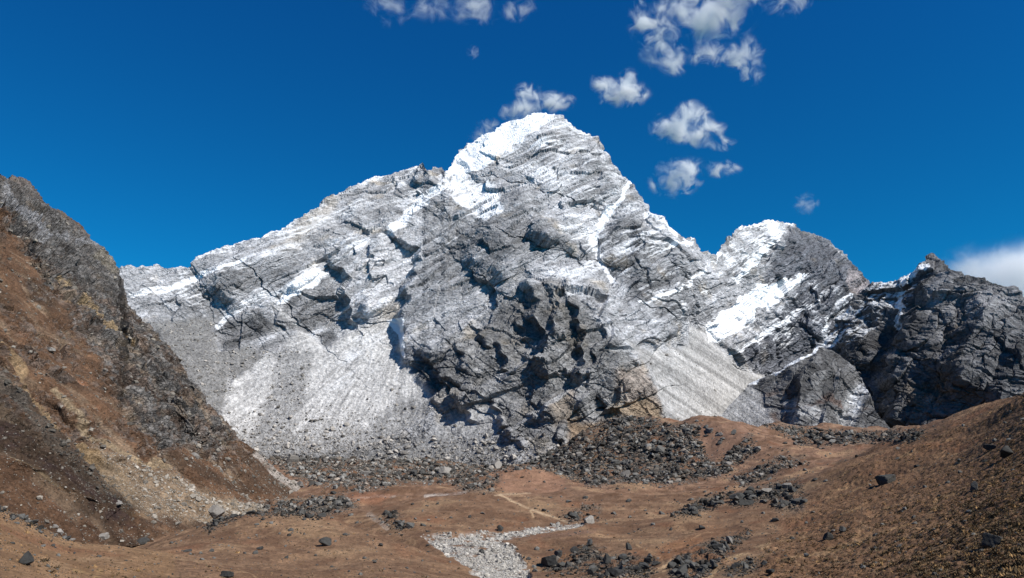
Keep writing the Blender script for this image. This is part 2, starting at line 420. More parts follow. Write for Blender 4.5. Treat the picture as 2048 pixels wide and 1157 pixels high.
FAR_LINES = [
    # right flank of the dark buttress: the mass on the left stands forward
    ([(1130, 530), (1200, 600), (1250, 690), (1300, 735), (1345, 850)], 110, 22, 190),
    # gullies
    ([(1255, 370), (1235, 410), (1205, 450), (1190, 480), (1205, 530), (1235, 580)], -70, 26, 26),
    ([(1080, 410), (1150, 470), (1190, 480)], -35, 30, 30),
    ([(880, 350), (920, 400), (960, 440)], -50, 26, 34),
    ([(1035, 385), (1060, 430), (1110, 480)], 60, 20, 90),
    ([(930, 300), (950, 330), (900, 350)], -30, 20, 20),
    ([(1078, 232), (1000, 300), (960, 340)], 40, 120, 60),
    ([(845, 326), (862, 350), (885, 380), (960, 480)], 40, 60, 40),
    ([(660, 430), (560, 520), (480, 600)], 50, 60, 70),
    ([(860, 390), (780, 460), (660, 545), (560, 610)], -50, 60, 14),
    ([(1400, 497), (1330, 560), (1290, 640)], -40, 60, 60),
    ([(1330, 450), (1290, 520), (1330, 600), (1380, 660)], 50, 70, 50),
    ([(1435, 515), (1420, 580), (1400, 650)], -70, 60, 60),
    ([(1600, 462), (1565, 500), (1548, 540), (1525, 572)], 80, 120, 22),
    ([(1500, 460), (1480, 510), (1470, 570)], 40, 50, 30),
    ([(1640, 540), (1612, 580), (1600, 630), (1570, 650)], 90, 120, 26),
    ([(1680, 560), (1655, 620), (1620, 665)], 70, 120, 22),
    ([(1560, 590), (1500, 640), (1470, 700)], 50, 100, 14),
    ([(1620, 690), (1560, 740), (1500, 760)], 40, 100, 14),
]
def far_relief(PX, PY):
    r = np.zeros(PX.shape)
    wx = PX + 5 * np.sin(PY / 9.0) + 3 * np.sin(PX / 7 + PY / 5.0); wy = PY + 4 * np.sin(PX / 11.0)
    for pts, a, wp, wn in FAR_LINES: r = r + step(wx, wy, pts, a * .4, wp, wn)
    pm = np.interp(PY[0:1, :] * 0 + 1, [0, 1], [1, 1])
    for pts, W, wp in WALLS:
        ym = np.mean([q[1] for q in pts]); mpp = np.interp(ym, [300, 550, 800, 930], [2.7, 1.9, 1.2, 1.0])
        r = r + step(wx, wy, pts, W * mpp * .8, wp, W * .42)
    for pts, a in LEDGES: r = r + step(wx, wy, pts, a * 1.0, 50, 7)
    for pts, a, wp, wn in ROOFS: r = r + step(wx, wy, pts, a * 1.25, wp, wn)
    r = r + 8 * np.exp(-((PX - 1090) / 190) ** 2 - ((PY - 740) / 150) ** 2)
    r = r + 18 * np.exp(-((PX - 930) / 110) ** 2 - ((PY - 610) / 110) ** 2)
    return r
def far_disp(X, Y, Z, PX, PY):
    scr = np.zeros(X.shape, f32)
    wpx, wpy = PX + 0, PY + 0
    for s in (S1, S1b, S2, S3): scr = np.maximum(scr, poly(wpx, wpy, s, 9))
    scr = scr * 1.0
    but = poly(PX, PY, BUTT, 14)
    bigx = fbm(X / 420, Y / 420, Z / 420, 3, 3)
    f0, e0, r0 = facet(X / 230, Y / 230, Z / 230, 20)
    h = 12 * fbm(X / 380, Y / 380, Z / 380, 3, 11, ridged=True) + 15 * f0
    wxx = 40 * perlin(X / 130, Y / 130, Z / 130, 5); wzz = 40 * perlin(X / 130, Y / 130, Z / 130, 6)
    f1, e1, r1 = facet(*bed(X + wxx, Y, Z + wzz, 300, 62), 21)
    f2, e2, r2 = facet(*bed(X + wxx * .5, Y, Z + wzz * .5, 130, 21), 22)
    f3, e3, r3 = facet(*bed(X + wxx * .2, Y, Z + wzz * .2, 52, 9), 23)
    q2, qe2, qr2 = facet(*bed2(X + wxx * .5, Y, Z + wzz * .5, 120, 30), 25)
    q3, qe3, qr3 = facet(*bed2(X, Y, Z, 50, 12), 26)
    kk = np.clip(but + .6 * sstep(-.1, .2, bigx), 0, 1)
    f2 = f2 * (1 - kk) + q2 * kk; f3 = f3 * (1 - kk) + q3 * kk; r2 = np.where(kk > .5, qr2, r2); r3 = np.where(kk > .5, qr3, r3)
    f4, e4, r4_ = facet(*bed(X, Y, Z, 14, 6.5), 24)
    rock = 12 * f1 + 6.2 * f2 + 2.6 * f3 + .9 * f4 - 2.2 * (1 - sstep(0, .12, e2)) - 1.5 * (1 - sstep(0, .15, e3))
    g = fbm(*bed(X + wxx * .3, Y, Z + wzz * .3, 260, 13), 3, 31)
    rock = rock + 5 * g + 2.6 * fbm(X / 22, Y / 22, Z / 22, 3, 41)
    rock = rock * (0.85 + 0.1 * but + 0.3 * bigx + .7 * sstep(1430, 1500, PX)) + but * 3 * f1
    # scree: smooth chutes running down the slope
    sc = 4 * fbm(X / 60, Y / 260, Z / 260, 3, 61) + 1.6 * fbm(X / 9, Y / 9, Z / 9, 2, 62)
    h = (h + rock) * (1 - scr) + sc * scr
    top = 1
    return h, dict(bare=1 - scr, scr=scr, but=but, g=g, e1=e1, e2=e2, r1=r1, r2=r2, r3=r3)
def far_paint(PX, PY, P, N, ex):
    X, Y, Z = P[..., 0], P[..., 1], P[..., 2]
    wx, wy = warp(PX, PY, P, 9, 90)
    wx2, wy2 = warp(PX, PY, P, 22, 160)
    wx2_, wy2_ = warp(PX, PY, P, 12, 110)
    tone = 0.41 * (0.74 + 0.45 * ex['r2'] + 0.25 * (ex['r3'] - .5)) * (1 + 0.6 * fbm(*bed(X, Y, Z, 420, 16), 4, 71)) * (1 + .5 * fbm(X / 240, Y / 240, Z / 240, 3, 72))
    tone = np.clip(tone, 0.06, 0.6)
    col = tone[..., None] * np.array([.985, 1.0, 1.035], f32)
    warm = sstep(0.15, 0.5, fbm(X / 90, Y / 90, Z / 90, 4, 73))
    col = col * (1 + warm[..., None] * np.array([0.12, 0.02, -0.12], f32))
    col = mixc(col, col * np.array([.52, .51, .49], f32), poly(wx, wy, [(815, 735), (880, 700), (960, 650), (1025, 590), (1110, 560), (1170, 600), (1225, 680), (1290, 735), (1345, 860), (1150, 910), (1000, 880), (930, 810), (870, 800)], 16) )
    mid = poly(wx2, wy2, [(780, 400), (870, 380), (960, 450), (1020, 385), (1100, 480), (1250, 520), (1420, 640), (1350, 700), (1180, 570), (1020, 560), (900, 680), (820, 720), (830, 600), (850, 500)], 34)
    col = col * (1 - 0.1 * mid[..., None])
    for pl in ([(1035, 385), (1075, 430), (1150, 500), (1020, 520), (900, 500), (950, 450), (1000, 430)], [(1210, 480), (1280, 470), (1350, 560), (1280, 600), (1220, 560)], [(560, 570), (660, 560), (660, 640), (600, 655), (545, 620)], [(425, 645), (520, 625), (545, 660), (460, 695)]):
        col = col * (1 - 0.28 * poly(wx, wy, pl, 10)[..., None])
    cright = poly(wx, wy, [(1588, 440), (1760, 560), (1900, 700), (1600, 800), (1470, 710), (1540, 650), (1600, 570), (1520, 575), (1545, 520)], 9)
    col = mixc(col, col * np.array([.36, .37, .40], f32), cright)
    col = col * (1 + poly(wx, wy, [(1700, 540), (1740, 565), (1750, 590), (1700, 585)], 5)[..., None] * np.array([1.3, 1.0, .8], f32))
    for pl, c in (([(1225, 740), (1290, 735), (1320, 800), (1345, 850), (1290, 850), (1240, 800)], (.34, .285, .24)), ([(1100, 800), (1150, 790), (1160, 850), (1110, 860)], (.27, .22, .17)), ([(700, 860), (760, 855), (770, 890), (720, 905)], (.3, .2, .11)), ([(860, 800), (920, 790), (940, 830), (870, 850)], (.3, .27, .23)), ([(1140, 850), (1200, 845), (1220, 880), (1180, 940), (1130, 910)], (.27, .18, .10)), ([(1230, 810), (1300, 800), (1370, 850), (1200, 870)], (.28, .2, .12)), ([(540, 500), (650, 400), (680, 400), (600, 500)], (.35, .32, .28))):
        col = mixc(col, np.array(c, f32) * (0.7 + 0.6 * ex['r3'])[..., None], 0.7 * poly(wx, wy, pl, 9))
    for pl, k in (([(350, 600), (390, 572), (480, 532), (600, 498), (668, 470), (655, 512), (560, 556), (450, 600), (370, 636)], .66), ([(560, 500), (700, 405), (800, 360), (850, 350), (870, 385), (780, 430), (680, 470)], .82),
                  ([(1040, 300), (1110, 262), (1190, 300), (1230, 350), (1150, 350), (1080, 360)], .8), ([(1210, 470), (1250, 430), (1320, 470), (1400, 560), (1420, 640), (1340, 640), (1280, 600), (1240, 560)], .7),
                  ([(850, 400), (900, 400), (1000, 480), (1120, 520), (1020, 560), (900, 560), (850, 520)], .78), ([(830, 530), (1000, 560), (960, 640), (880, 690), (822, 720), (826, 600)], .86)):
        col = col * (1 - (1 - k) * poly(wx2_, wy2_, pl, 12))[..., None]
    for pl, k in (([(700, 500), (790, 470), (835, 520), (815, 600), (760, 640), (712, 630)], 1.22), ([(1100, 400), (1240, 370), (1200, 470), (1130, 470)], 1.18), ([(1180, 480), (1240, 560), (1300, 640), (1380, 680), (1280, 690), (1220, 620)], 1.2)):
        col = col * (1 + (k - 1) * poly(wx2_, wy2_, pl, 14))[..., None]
    # scree
    ch = fbm(PX / 5.0 + PY / 9, PX / 400., PY / 90.0, 3, 81)
    ch3 = fbm((PX * .55 + PY * -.83) / 6.0, PX / 300., PY / 300.0, 3, 83)
    ch2 = fbm((PX * .6 + PY * .8) / 5.0, PX / 200., PY / 200.0, 3, 84)
    ch = fbm(np.arctan2(PY - 600, PX - 830) * 34, np.hypot(PX - 830, PY - 600) / 110, PX * 0, 4, 85)
    spk = fbm(X / 8, Y / 8, Z / 8, 3, 82)
    def put(col, pl, base, k, c_, soft=8):
        m = poly(wx, wy, pl, soft)
        s_ = base * (1 + k * c_ + 0.45 * spk)
        return mixc(col, np.clip(s_, .05, .7)[..., None] * np.array([1, .99, .97], f32), m)
    col = put(col, S1b, 0.20, .2, ch); col = put(col, S1, 0.46, .6, ch)
    col = mixc(col, (0.24 * (1 + .8 * spk))[..., None] * np.ones(3, f32), .75 * np.maximum(poly(wx, wy, [(560, 690), (620, 700), (610, 800), (560, 880), (500, 880), (540, 780)], 14), poly(wx, wy, [(700, 880), (790, 800), (868, 800), (850, 840), (760, 895)], 14)))
    col = put(col, S2, 0.36, .7, ch2); col = put(col, S3, 0.37, .9, ch3)
    for pl, b in (([(422, 655), (470, 640), (525, 625), (548, 655), (510, 685), (460, 697), (435, 680)], .15), ([(548, 612), (590, 590), (665, 562), (672, 600), (655, 645), (605, 660), (560, 640)], .22), ([(628, 665), (660, 655), (672, 675), (645, 690)], .14), ([(340, 570), (500, 535), (520, 570), (440, 600), (350, 615)], .25), ([(500, 690), (560, 670), (575, 700), (530, 715)], .26)):
        col = mixc(col, np.clip(b * (.6 + .8 * ex['r2'] + .5 * spk), .04, .5)[..., None] * np.array([1, 1, 1.02], f32), .8 * poly(wx, wy, pl, 6))
    for ln, wd, b in (([(1172, 768), (1120, 800), (1060, 838), (1000, 872)], 5, .34), ([(1062, 705), (1030, 745), (1000, 775), (960, 800)], 6, .3), ([(1030, 560), (1000, 610), (960, 650)], 9, .32), ([(600, 640), (560, 620), (545, 610)], 7, .45), ([(1500, 790), (1545, 850)], 8, .5)):
        col = mixc(col, np.full(3, b, f32) * (1 + .3 * spk)[..., None], .85 * brush(wx, wy, ln, wd))
    col = mixc(col, (.17 * (1 + .9 * spk + .5 * ex['r3']))[..., None] * np.array([1, 1, 1], f32), .9 * sstep(835, 915, wy) * sstep(1120, 980, wx))
    # ---- snow
    s = np.zeros(PX.shape, f32)
    def sp(m, v): np.maximum(s, m * v, out=s)
    sp(poly(wx, wy, [(885, 350), (905, 318), (985, 255), (1078, 220), (1125, 232), (1070, 275), (1010, 312), (950, 345), (890, 352)], 6), 1.25)
    sp(poly(wx, wy, [(870, 350), (930, 345), (990, 375), (1015, 430), (965, 450), (930, 425), (900, 390)], 8), .74)
    sp(poly(wx2, wy2, [(900, 340), (1078, 225), (1193, 270), (1270, 370), (1220, 470), (1100, 400), (1000, 370)], 22), .46)
    sp(poly(wx2, wy2, [(1100, 400), (1270, 370), (1350, 470), (1250, 560), (1180, 560), (1120, 470)], 20), .44)
    sp(poly(wx2, wy2, [(780, 400), (900, 380), (1000, 470), (1180, 520), (1230, 600), (1050, 560), (900, 520), (820, 470)], 20), .36)
    sp(poly(wx2, wy2, [(1250, 500), (1420, 520), (1480, 600), (1400, 660), (1300, 640)], 16), .38)
    sp(poly(wx2, wy2, [(380, 530), (840, 330), (900, 350), (800, 440), (560, 600), (300, 620), (250, 560)], 16), .385)
    sp(brush(wx, wy, [(880, 378), (820, 430), (785, 465)], 11), .8); sp(brush(wx, wy, [(785, 465), (700, 505), (650, 540)], 9), .62)
    sp(poly(wx, wy, [(545, 612), (570, 570), (620, 538), (665, 552), (600, 590)], 5), 1.1)
    sp(brush(wx, wy, [(650, 520), (560, 580), (480, 620), (440, 650)], 8), .75)
    sp(brush(wx, wy, [(486, 528), (420, 553), (330, 575), (260, 590)], 6), .85)
    sp(brush(wx, wy, [(845, 325), (740, 357), (660, 398), (560, 465), (400, 520)], 6), .6)
    sp(brush(wx, wy, [(1257, 368), (1240, 400), (1212, 437), (1190, 474)], 7), 1.2)
    sp(brush(wx, wy, [(1190, 474), (1200, 520), (1225, 572)], 8), .75)
    sp(brush(wx, wy, [(1295, 432), (1335, 450), (1345, 470)], 8), .85); sp(brush(wx, wy, [(1340, 492), (1388, 482)], 6), .9)
    sp(brush(wx, wy, [(1440, 515), (1370, 575), (1330, 595), (1280, 610)], 3), .9)
    sp(poly(wx, wy, [(1440, 560), (1440, 510), (1478, 450), (1585, 440), (1560, 485), (1500, 545)], 8), .56)
    sp(brush(wx, wy, [(1530, 446), (1555, 470), (1520, 510), (1470, 560)], 9), .95); sp(brush(wx, wy, [(1480, 452), (1585, 444)], 5), 1.0)
    sp(poly(wx, wy, [(1408, 655), (1440, 625), (1470, 598), (1510, 570), (1560, 563), (1620, 545), (1590, 575), (1560, 600), (1510, 630), (1480, 670), (1415, 686)], 4), 1.15)
    sp(brush(wx, wy, [(1640, 600), (1570, 640), (1500, 690), (1465, 712)], 6), .8)
    sp(poly(wx2, wy2, [(1480, 570), (1700, 560), (1680, 640), (1600, 700), (1470, 710)], 14), .40)
    sp(brush(wx, wy, [(1700, 590), (1650, 640), (1640, 690)], 6), .7)
    sp(poly(PX, PY, [(770, 640), (800, 636), (815, 640), (812, 722), (803, 712), (796, 670)], 3), 1.1)
    sp(poly(wx, wy, [(640, 700), (780, 645), (800, 690), (740, 760), (640, 800)], 24), .36)
    nn = .55 * fbm(*bed(X, Y, Z, 170, 11), 4, 91) + .55 * fbm(X / 120, Y / 120, Z / 120, 3, 92)
    nz = N[..., 2]
    sn = s + 0.5 * (np.clip(nz, .2, .95) - 0.62) + 0.95 * nn * (s > .02) - 0.075
    hi = sstep(500, 240, PY) * 0.05
    sn = np.where(s > 1.0, np.maximum(sn, s - .25), sn) + hi * (s > 0.3)
    sn = np.where(s < 0.05, 0, sn)
    return col, np.clip(sn, 0, 1.2)
far_top = [(-300, 560), (200, 560), (235, 537), (262, 537), (290, 539), (318, 527), (345, 541), (370, 543), (383, 541), (395, 528), (410, 515), (440, 505), (480, 494), (510, 480), (560, 465), (590, 448), (625, 425), (650, 405), (680, 393), (700, 380), (740, 358), (780, 352), (800, 343), (830, 327), (845, 324), (852, 338), (858, 345), (866, 336), (882, 334), (890, 347), (898, 345), (905, 325), (920, 302), (945, 283), (965, 272), (985, 270), (1000, 253), (1015, 246), (1035, 243), (1060, 234), (1078, 229), (1100, 233), (1110, 236), (1120, 234), (1135, 250), (1150, 263), (1180, 275), (1193, 277), (1205, 300), (1225, 330), (1245, 358), (1260, 370), (1275, 395), (1290, 415), (1300, 430), (1330, 445), (1345, 463), (1360, 476), (1385, 480), (1400, 497), (1430, 512), (1440, 505), (1455, 482), (1480, 455), (1505, 455), (1525, 446), (1560, 448), (1578, 445), (1600, 462), (1625, 468), (1660, 488), (1690, 510), (1715, 540), (1740, 570), (1760, 590), (1900, 650), (2400, 750)]
far_cols = np.concatenate([np.linspace(-250, 190, 50, endpoint=False), np.linspace(190, 1800, int(1150 * DETAIL), endpoint=False), np.linspace(1800, 2380, 60)])
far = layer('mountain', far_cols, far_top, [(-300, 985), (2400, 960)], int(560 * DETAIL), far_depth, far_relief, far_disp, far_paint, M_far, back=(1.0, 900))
# ================================================================ the dark peak on the right
def dk_depth(PX, PY):
    Y0 = np.interp(PX[0], [1600, 1700, 1900, 2100, 2500], [1850, 1700, 1500, 1400, 1300])
    return integ(PX, PY, Y0, lambda a, b: np.full(a.shape, 1.15))
DK_LINES = [
    ([(1862, 517), (1856, 560), (1838, 610), (1818, 670), (1800, 700)], 150, 200, 38),
    ([(1990, 590), (1962, 640), (1935, 700), (1915, 760), (1905, 800)], 110, 160, 30),
    ([(1930, 590), (1900, 660), (1880, 720)], -40, 30, 30),
    ([(1800, 700), (1790, 760), (1800, 810), (1790, 860)], 110, 130, 34),
    ([(1760, 600), (1740, 660), (1700, 720)], 50, 80, 24),
    ([(2040, 690), (2010, 760), (1990, 810)], 60, 80, 24),
    ([(1720, 640), (1690, 690), (1690, 740)], 50, 60, 20),
]
def dk_relief(PX, PY):
    r = np.zeros(PX.shape); wx = PX + 5 * np.sin(PY / 8.0) + 3 * np.sin(PX / 6 + PY / 5.0)
    for pts, a, wp, wn in DK_LINES: r = r + step(wx, PY, pts, a * .5, wp, wn)
    return r
def rock_disp(k=1.0, seed=100, al=1.0):
    def f(X, Y, Z, PX, PY):
        wxx = 40 * perlin(X / 130, Y / 130, Z / 130, 5 + seed); wzz = 40 * perlin(X / 130, Y / 130, Z / 130, 6 + seed)
        f1, e1, r1 = facet(*bed2(X + wxx, Y, Z + wzz, 190 * al, 60 * al), seed + 21)
        f2, e2, r2 = facet(*bed(X + wxx * .5, Y, Z + wzz * .5, 90 * al, 22 * al), seed + 22)
        f3, e3, r3 = facet(*bed2(X, Y, Z, 34 * al, 9 * al), seed + 23)
        h = 24 * fbm(X / 260, Y / 260, Z / 260, 3, 11 + seed, ridged=True) - 8
        h = h + 13 * f1 + 7 * f2 + 3.4 * f3 - 2.5 * (1 - sstep(0, .12, e2)) + 6 * fbm(X / 20, Y / 20, Z / 20, 3, seed)
        return h * k, dict(r1=r1, r2=r2, r3=r3)
    return f
def dk_paint(PX, PY, P, N, ex):
    X, Y, Z = P[..., 0], P[..., 1], P[..., 2]
    wx, wy = warp(PX, PY, P, 10, 70)
    tone = 0.105 * (0.6 + 0.7 * ex['r2'] + .4 * (ex['r3'] - .5)) * (1 + .6 * fbm(X / 120, Y / 120, Z / 120, 3, 172))
    col = np.clip(tone, .03, .4)[..., None] * np.array([1, 1, 1.03], f32)
    col = col * (1 + 0.8 * poly(wx, wy, [(1860, 515), (1900, 540), (2060, 600), (2000, 640), (1920, 660), (1880, 700), (1850, 640)], 14)[..., None])
    col = mixc(col, np.array([.13, .10, .07], f32), .6 * np.maximum(poly(wx, wy, [(1810, 770), (1880, 750), (1930, 700), (1900, 800), (1830, 860)], 12), poly(wx, wy, [(1950, 600), (1910, 690), (1890, 700), (1930, 620)], 8)))
    col = mixc(col, np.array([.22, .21, .2], f32), .7 * poly(wx, wy, [(1850, 800), (1900, 780), (1890, 830), (1855, 830)], 6))
    s = np.zeros(PX.shape, f32)
    for ln, wd, v in (([(1850, 535), (1815, 565), (1800, 600), (1790, 650)], 8, .78), ([(1700, 620), (1660, 670), (1640, 700)], 6, .62), ([(1740, 600), (1700, 650), (1650, 700)], 4, .66)):
        s = np.maximum(s, v * brush(wx, wy, ln, wd))
    s = np.maximum(s, .45 * poly(wx, wy, [(1640, 690), (1745, 570), (1850, 520), (1830, 600), (1760, 640), (1700, 700)], 12))
    sn = s + .5 * (N[..., 2] - .6) + .5 * fbm(*bed(X, Y, Z, 45, 8), 4, 191) * (s > .02)
    return col, np.clip(np.where(s < .05, 0, sn), 0, 1.1)
dk_top = [(1600, 770), (1625, 715), (1640, 692), (1660, 668), (1690, 625), (1715, 595), (1740, 574), (1760, 572), (1800, 570), (1815, 560), (1840, 545), (1848, 530), (1856, 517), (1862, 514), (1868, 519), (1880, 526), (1900, 537), (1940, 555), (1975, 567), (2000, 570), (2020, 582), (2048, 604), (2100, 640), (2200, 700), (2500, 760)]
dark = layer('rock_peak', np.concatenate([np.linspace(1600, 2070, int(400 * DETAIL), endpoint=False), np.linspace(2070, 2480, 80)]), dk_top, [(1600, 900), (2500, 940)], int(330 * DETAIL), dk_depth, dk_relief, rock_disp(1.0, 100), dk_paint, M_far, back=(1.1, 700))
# ---- the lower slab hill in front of it
def sl_depth(PX, PY):
    Y0 = np.interp(PX[0], [1390, 1480, 1600, 1800], [1640, 1580, 1480, 1480])
    return integ(PX, PY, Y0, lambda a, b: np.full(a.shape, .95))
def sl_paint(PX, PY, P, N, ex):
    X, Y, Z = P[..., 0], P[..., 1], P[..., 2]
    wx, wy = warp(PX, PY, P, 8, 50)
    col = np.clip(0.13 * (0.6 + .8 * ex['r2']) * (1 + .5 * fbm(X / 50, Y / 50, Z / 50, 3, 5)), .04, .4)[..., None] * np.array([1, .99, .99], f32)
    col = mixc(col, np.array([.12, .07, .05], f32), .6 * sstep(.1, .35, fbm(X / 60, Y / 60, Z / 60, 3, 9)) * sstep(760, 800, PY))
    col = mixc(col, np.array([.36, .36, .36], f32), .85 * np.maximum.reduce([poly(wx, wy, [(1560, 790), (1640, 800), (1660, 850), (1620, 870), (1560, 860)], 8) * sstep(-.25, .1, fbm(X / 35, Y / 35, Z / 35, 3, 12)), brush(wx, wy, [(1500, 780), (1530, 830), (1550, 860)], 10), poly(wx, wy, [(1720, 760), (1765, 760), (1720, 830), (1700, 870), (1670, 870), (1690, 800)], 6)]))
    spk = fbm(X / 8, Y / 8, Z / 8, 3, 82); ch3 = fbm((PX * .55 + PY * -.83) / 6.0, PX / 300., PY / 300.0, 3, 83)
    col = mixc(col, np.clip(.37 * (1 + .9 * ch3 + .45 * spk), .05, .7)[..., None] * np.array([1, .99, .97], f32), poly(wx, wy, APR, 6))
    s = np.maximum.reduce([.72 * brush(wx, wy, [(1655, 696), (1635, 697), (1600, 722), (1560, 745), (1500, 768)], 4), .5 * brush(wx, wy, [(1505, 785), (1525, 815), (1545, 850)], 7), .45 * poly(wx, wy, [(1700, 770), (1750, 765), (1700, 850)], 8)])
    s = s * (1 - .8 * ex['apr'])
    sn = s + .4 * (N[..., 2] - .6) + .5 * fbm(X / 14, Y / 14, Z / 14, 3, 15) * (s > .02)
    return col, np.clip(np.where(s < .05, 0, sn), 0, 1.1)
APR = [(1380, 900), (1400, 840), (1480, 770), (1506, 772), (1530, 815), (1556, 862), (1560, 910)]
_rd = rock_disp(.6, 300, .7)
def sl_disp(X, Y, Z, PX, PY):
    h, ex = _rd(X, Y, Z, PX, PY); a_ = poly(PX, PY, APR, 10)
    ex['bare'] = 1 - a_; ex['apr'] = a_
    return h * (1 - a_) + 1.5 * fbm(X / 12, Y / 12, Z / 12, 3, 66) * a_, ex
slab = layer('rocky_hill', np.linspace(1392, 1800, int(380 * DETAIL)), [(1390, 872), (1420, 850), (1450, 822), (1480, 792), (1500, 768), (1540, 752), (1580, 728), (1610, 706), (1640, 694), (1665, 704), (1700, 733), (1722, 758), (1738, 785), (1755, 822), (1782, 858), (1810, 900)], [(1390, 905), (1810, 905)], int(180 * DETAIL), sl_depth, lambda a, b: 30 * np.exp(-((a - 1640) / 60.) ** 2) + step(a, b, [(1640, 700), (1600, 760), (1590, 850)], 22, 60, 8) + step(a, b, [(1690, 740), (1660, 790), (1640, 860)], 16, 50, 8) + step(a, b, [(1725, 750), (1700, 800), (1680, 870)], -40, 30, 30), sl_disp, sl_paint, M_far, back=(1.0, 300))
# ================================================================ the near hillside on the left
def hl_depth(PX, PY):
    dx, dz = ray(PX, PY)
    return 216.0 / np.maximum(-0.78 * dx - dz, 0.12)
HL_LINES = [
    ([(20, 640), (60, 740), (120, 830), (200, 900), (300, 970)], -14, 30, 60),
    ([(120, 550), (200, 640), (265, 700)], -12, 20, 20),
    ([(30, 760), (100, 860), (180, 930), (260, 1000)], 14, 20, 60),
    ([(250, 600), (300, 700), (380, 800), (450, 880)], 20, 60, 40),
    ([(0, 400), (60, 480), (110, 560)], 30, 60, 20),
    ([(330, 740), (400, 850), (480, 930)], 14, 50, 26),
    ([(0, 900), (120, 950), (240, 1010)], 10, 50, 26),
]
def hl_relief(PX, PY):
    r = np.zeros(PX.shape)
    for pts, a, wp, wn in HL_LINES: r = r + step(PX + 4 * np.sin(PY / 9.), PY, pts, a, wp, wn)
    return r
HL_ROCK = [(-400, 300), (0, 350), (260, 540), (280, 620), (360, 720), (470, 865), (440, 900), (380, 880), (330, 900), (280, 850), (240, 790), (200, 700), (160, 640), (100, 560), (40, 470), (0, 400), (-400, 380)]
HL_FAN = [(180, 870), (230, 900), (290, 930), (370, 955), (460, 990), (520, 1025), (400, 1045), (300, 1030), (260, 990), (210, 940)]
def hl_disp(X, Y, Z, PX, PY):
    rk = poly(PX, PY, HL_ROCK, 18)
    mid = sstep(-.25, .1, fbm(X / 50, Y / 50, Z / 50, 3, 401)) * sstep(980, 900, PY)
    k = np.clip(rk + .5 * mid, 0, 1)
    wxx = 9 * perlin(X / 34, Y / 34, Z / 34, 405)
    f1, e1, r1 = facet((X + wxx) / 34, Y / 34, Z / 24, 421)
    f2, e2, r2 = facet((X + wxx * .5) / 13, Y / 13, Z / 9, 422)
    f3, e3, r3 = facet(X / 5., Y / 5., Z / 3.4, 423)
    gl = fbm((Y + 10 * perlin(X / 40, Y / 40, Z / 40, 440)) / 22, X / 160, Z / 160, 4, 441, ridged=True)
    h = 9 * fbm(X / 120, Y / 120, Z / 120, 3, 411) - 4.5 * gl
    far_k = sstep(560, 420, PY)
    h = h + k * (7 * f1 + 5.5 * f2 + 2.8 * f3 - 2.5 * (1 - sstep(0, .14, e1)) - 1.6 * (1 - sstep(0, .14, e2)) - .5 * (1 - sstep(0, .16, e3))) * (1 + .8 * far_k) + 1.6 * fbm(X / 14, Y / 14, Z / 14, 4, 412) * (1 - .5 * k) + .5 * (1 - k) * f3
    return h, dict(bare=k, k=k, rk=rk, r1=r1, r2=r2, r3=r3, gl=gl)
BROWN = np.array([.14, .08, .047], f32); DBROWN = np.array([.075, .047, .03], f32); TAN = np.array([.36, .255, .155], f32); GREY = np.array([.165, .155, .145], f32)
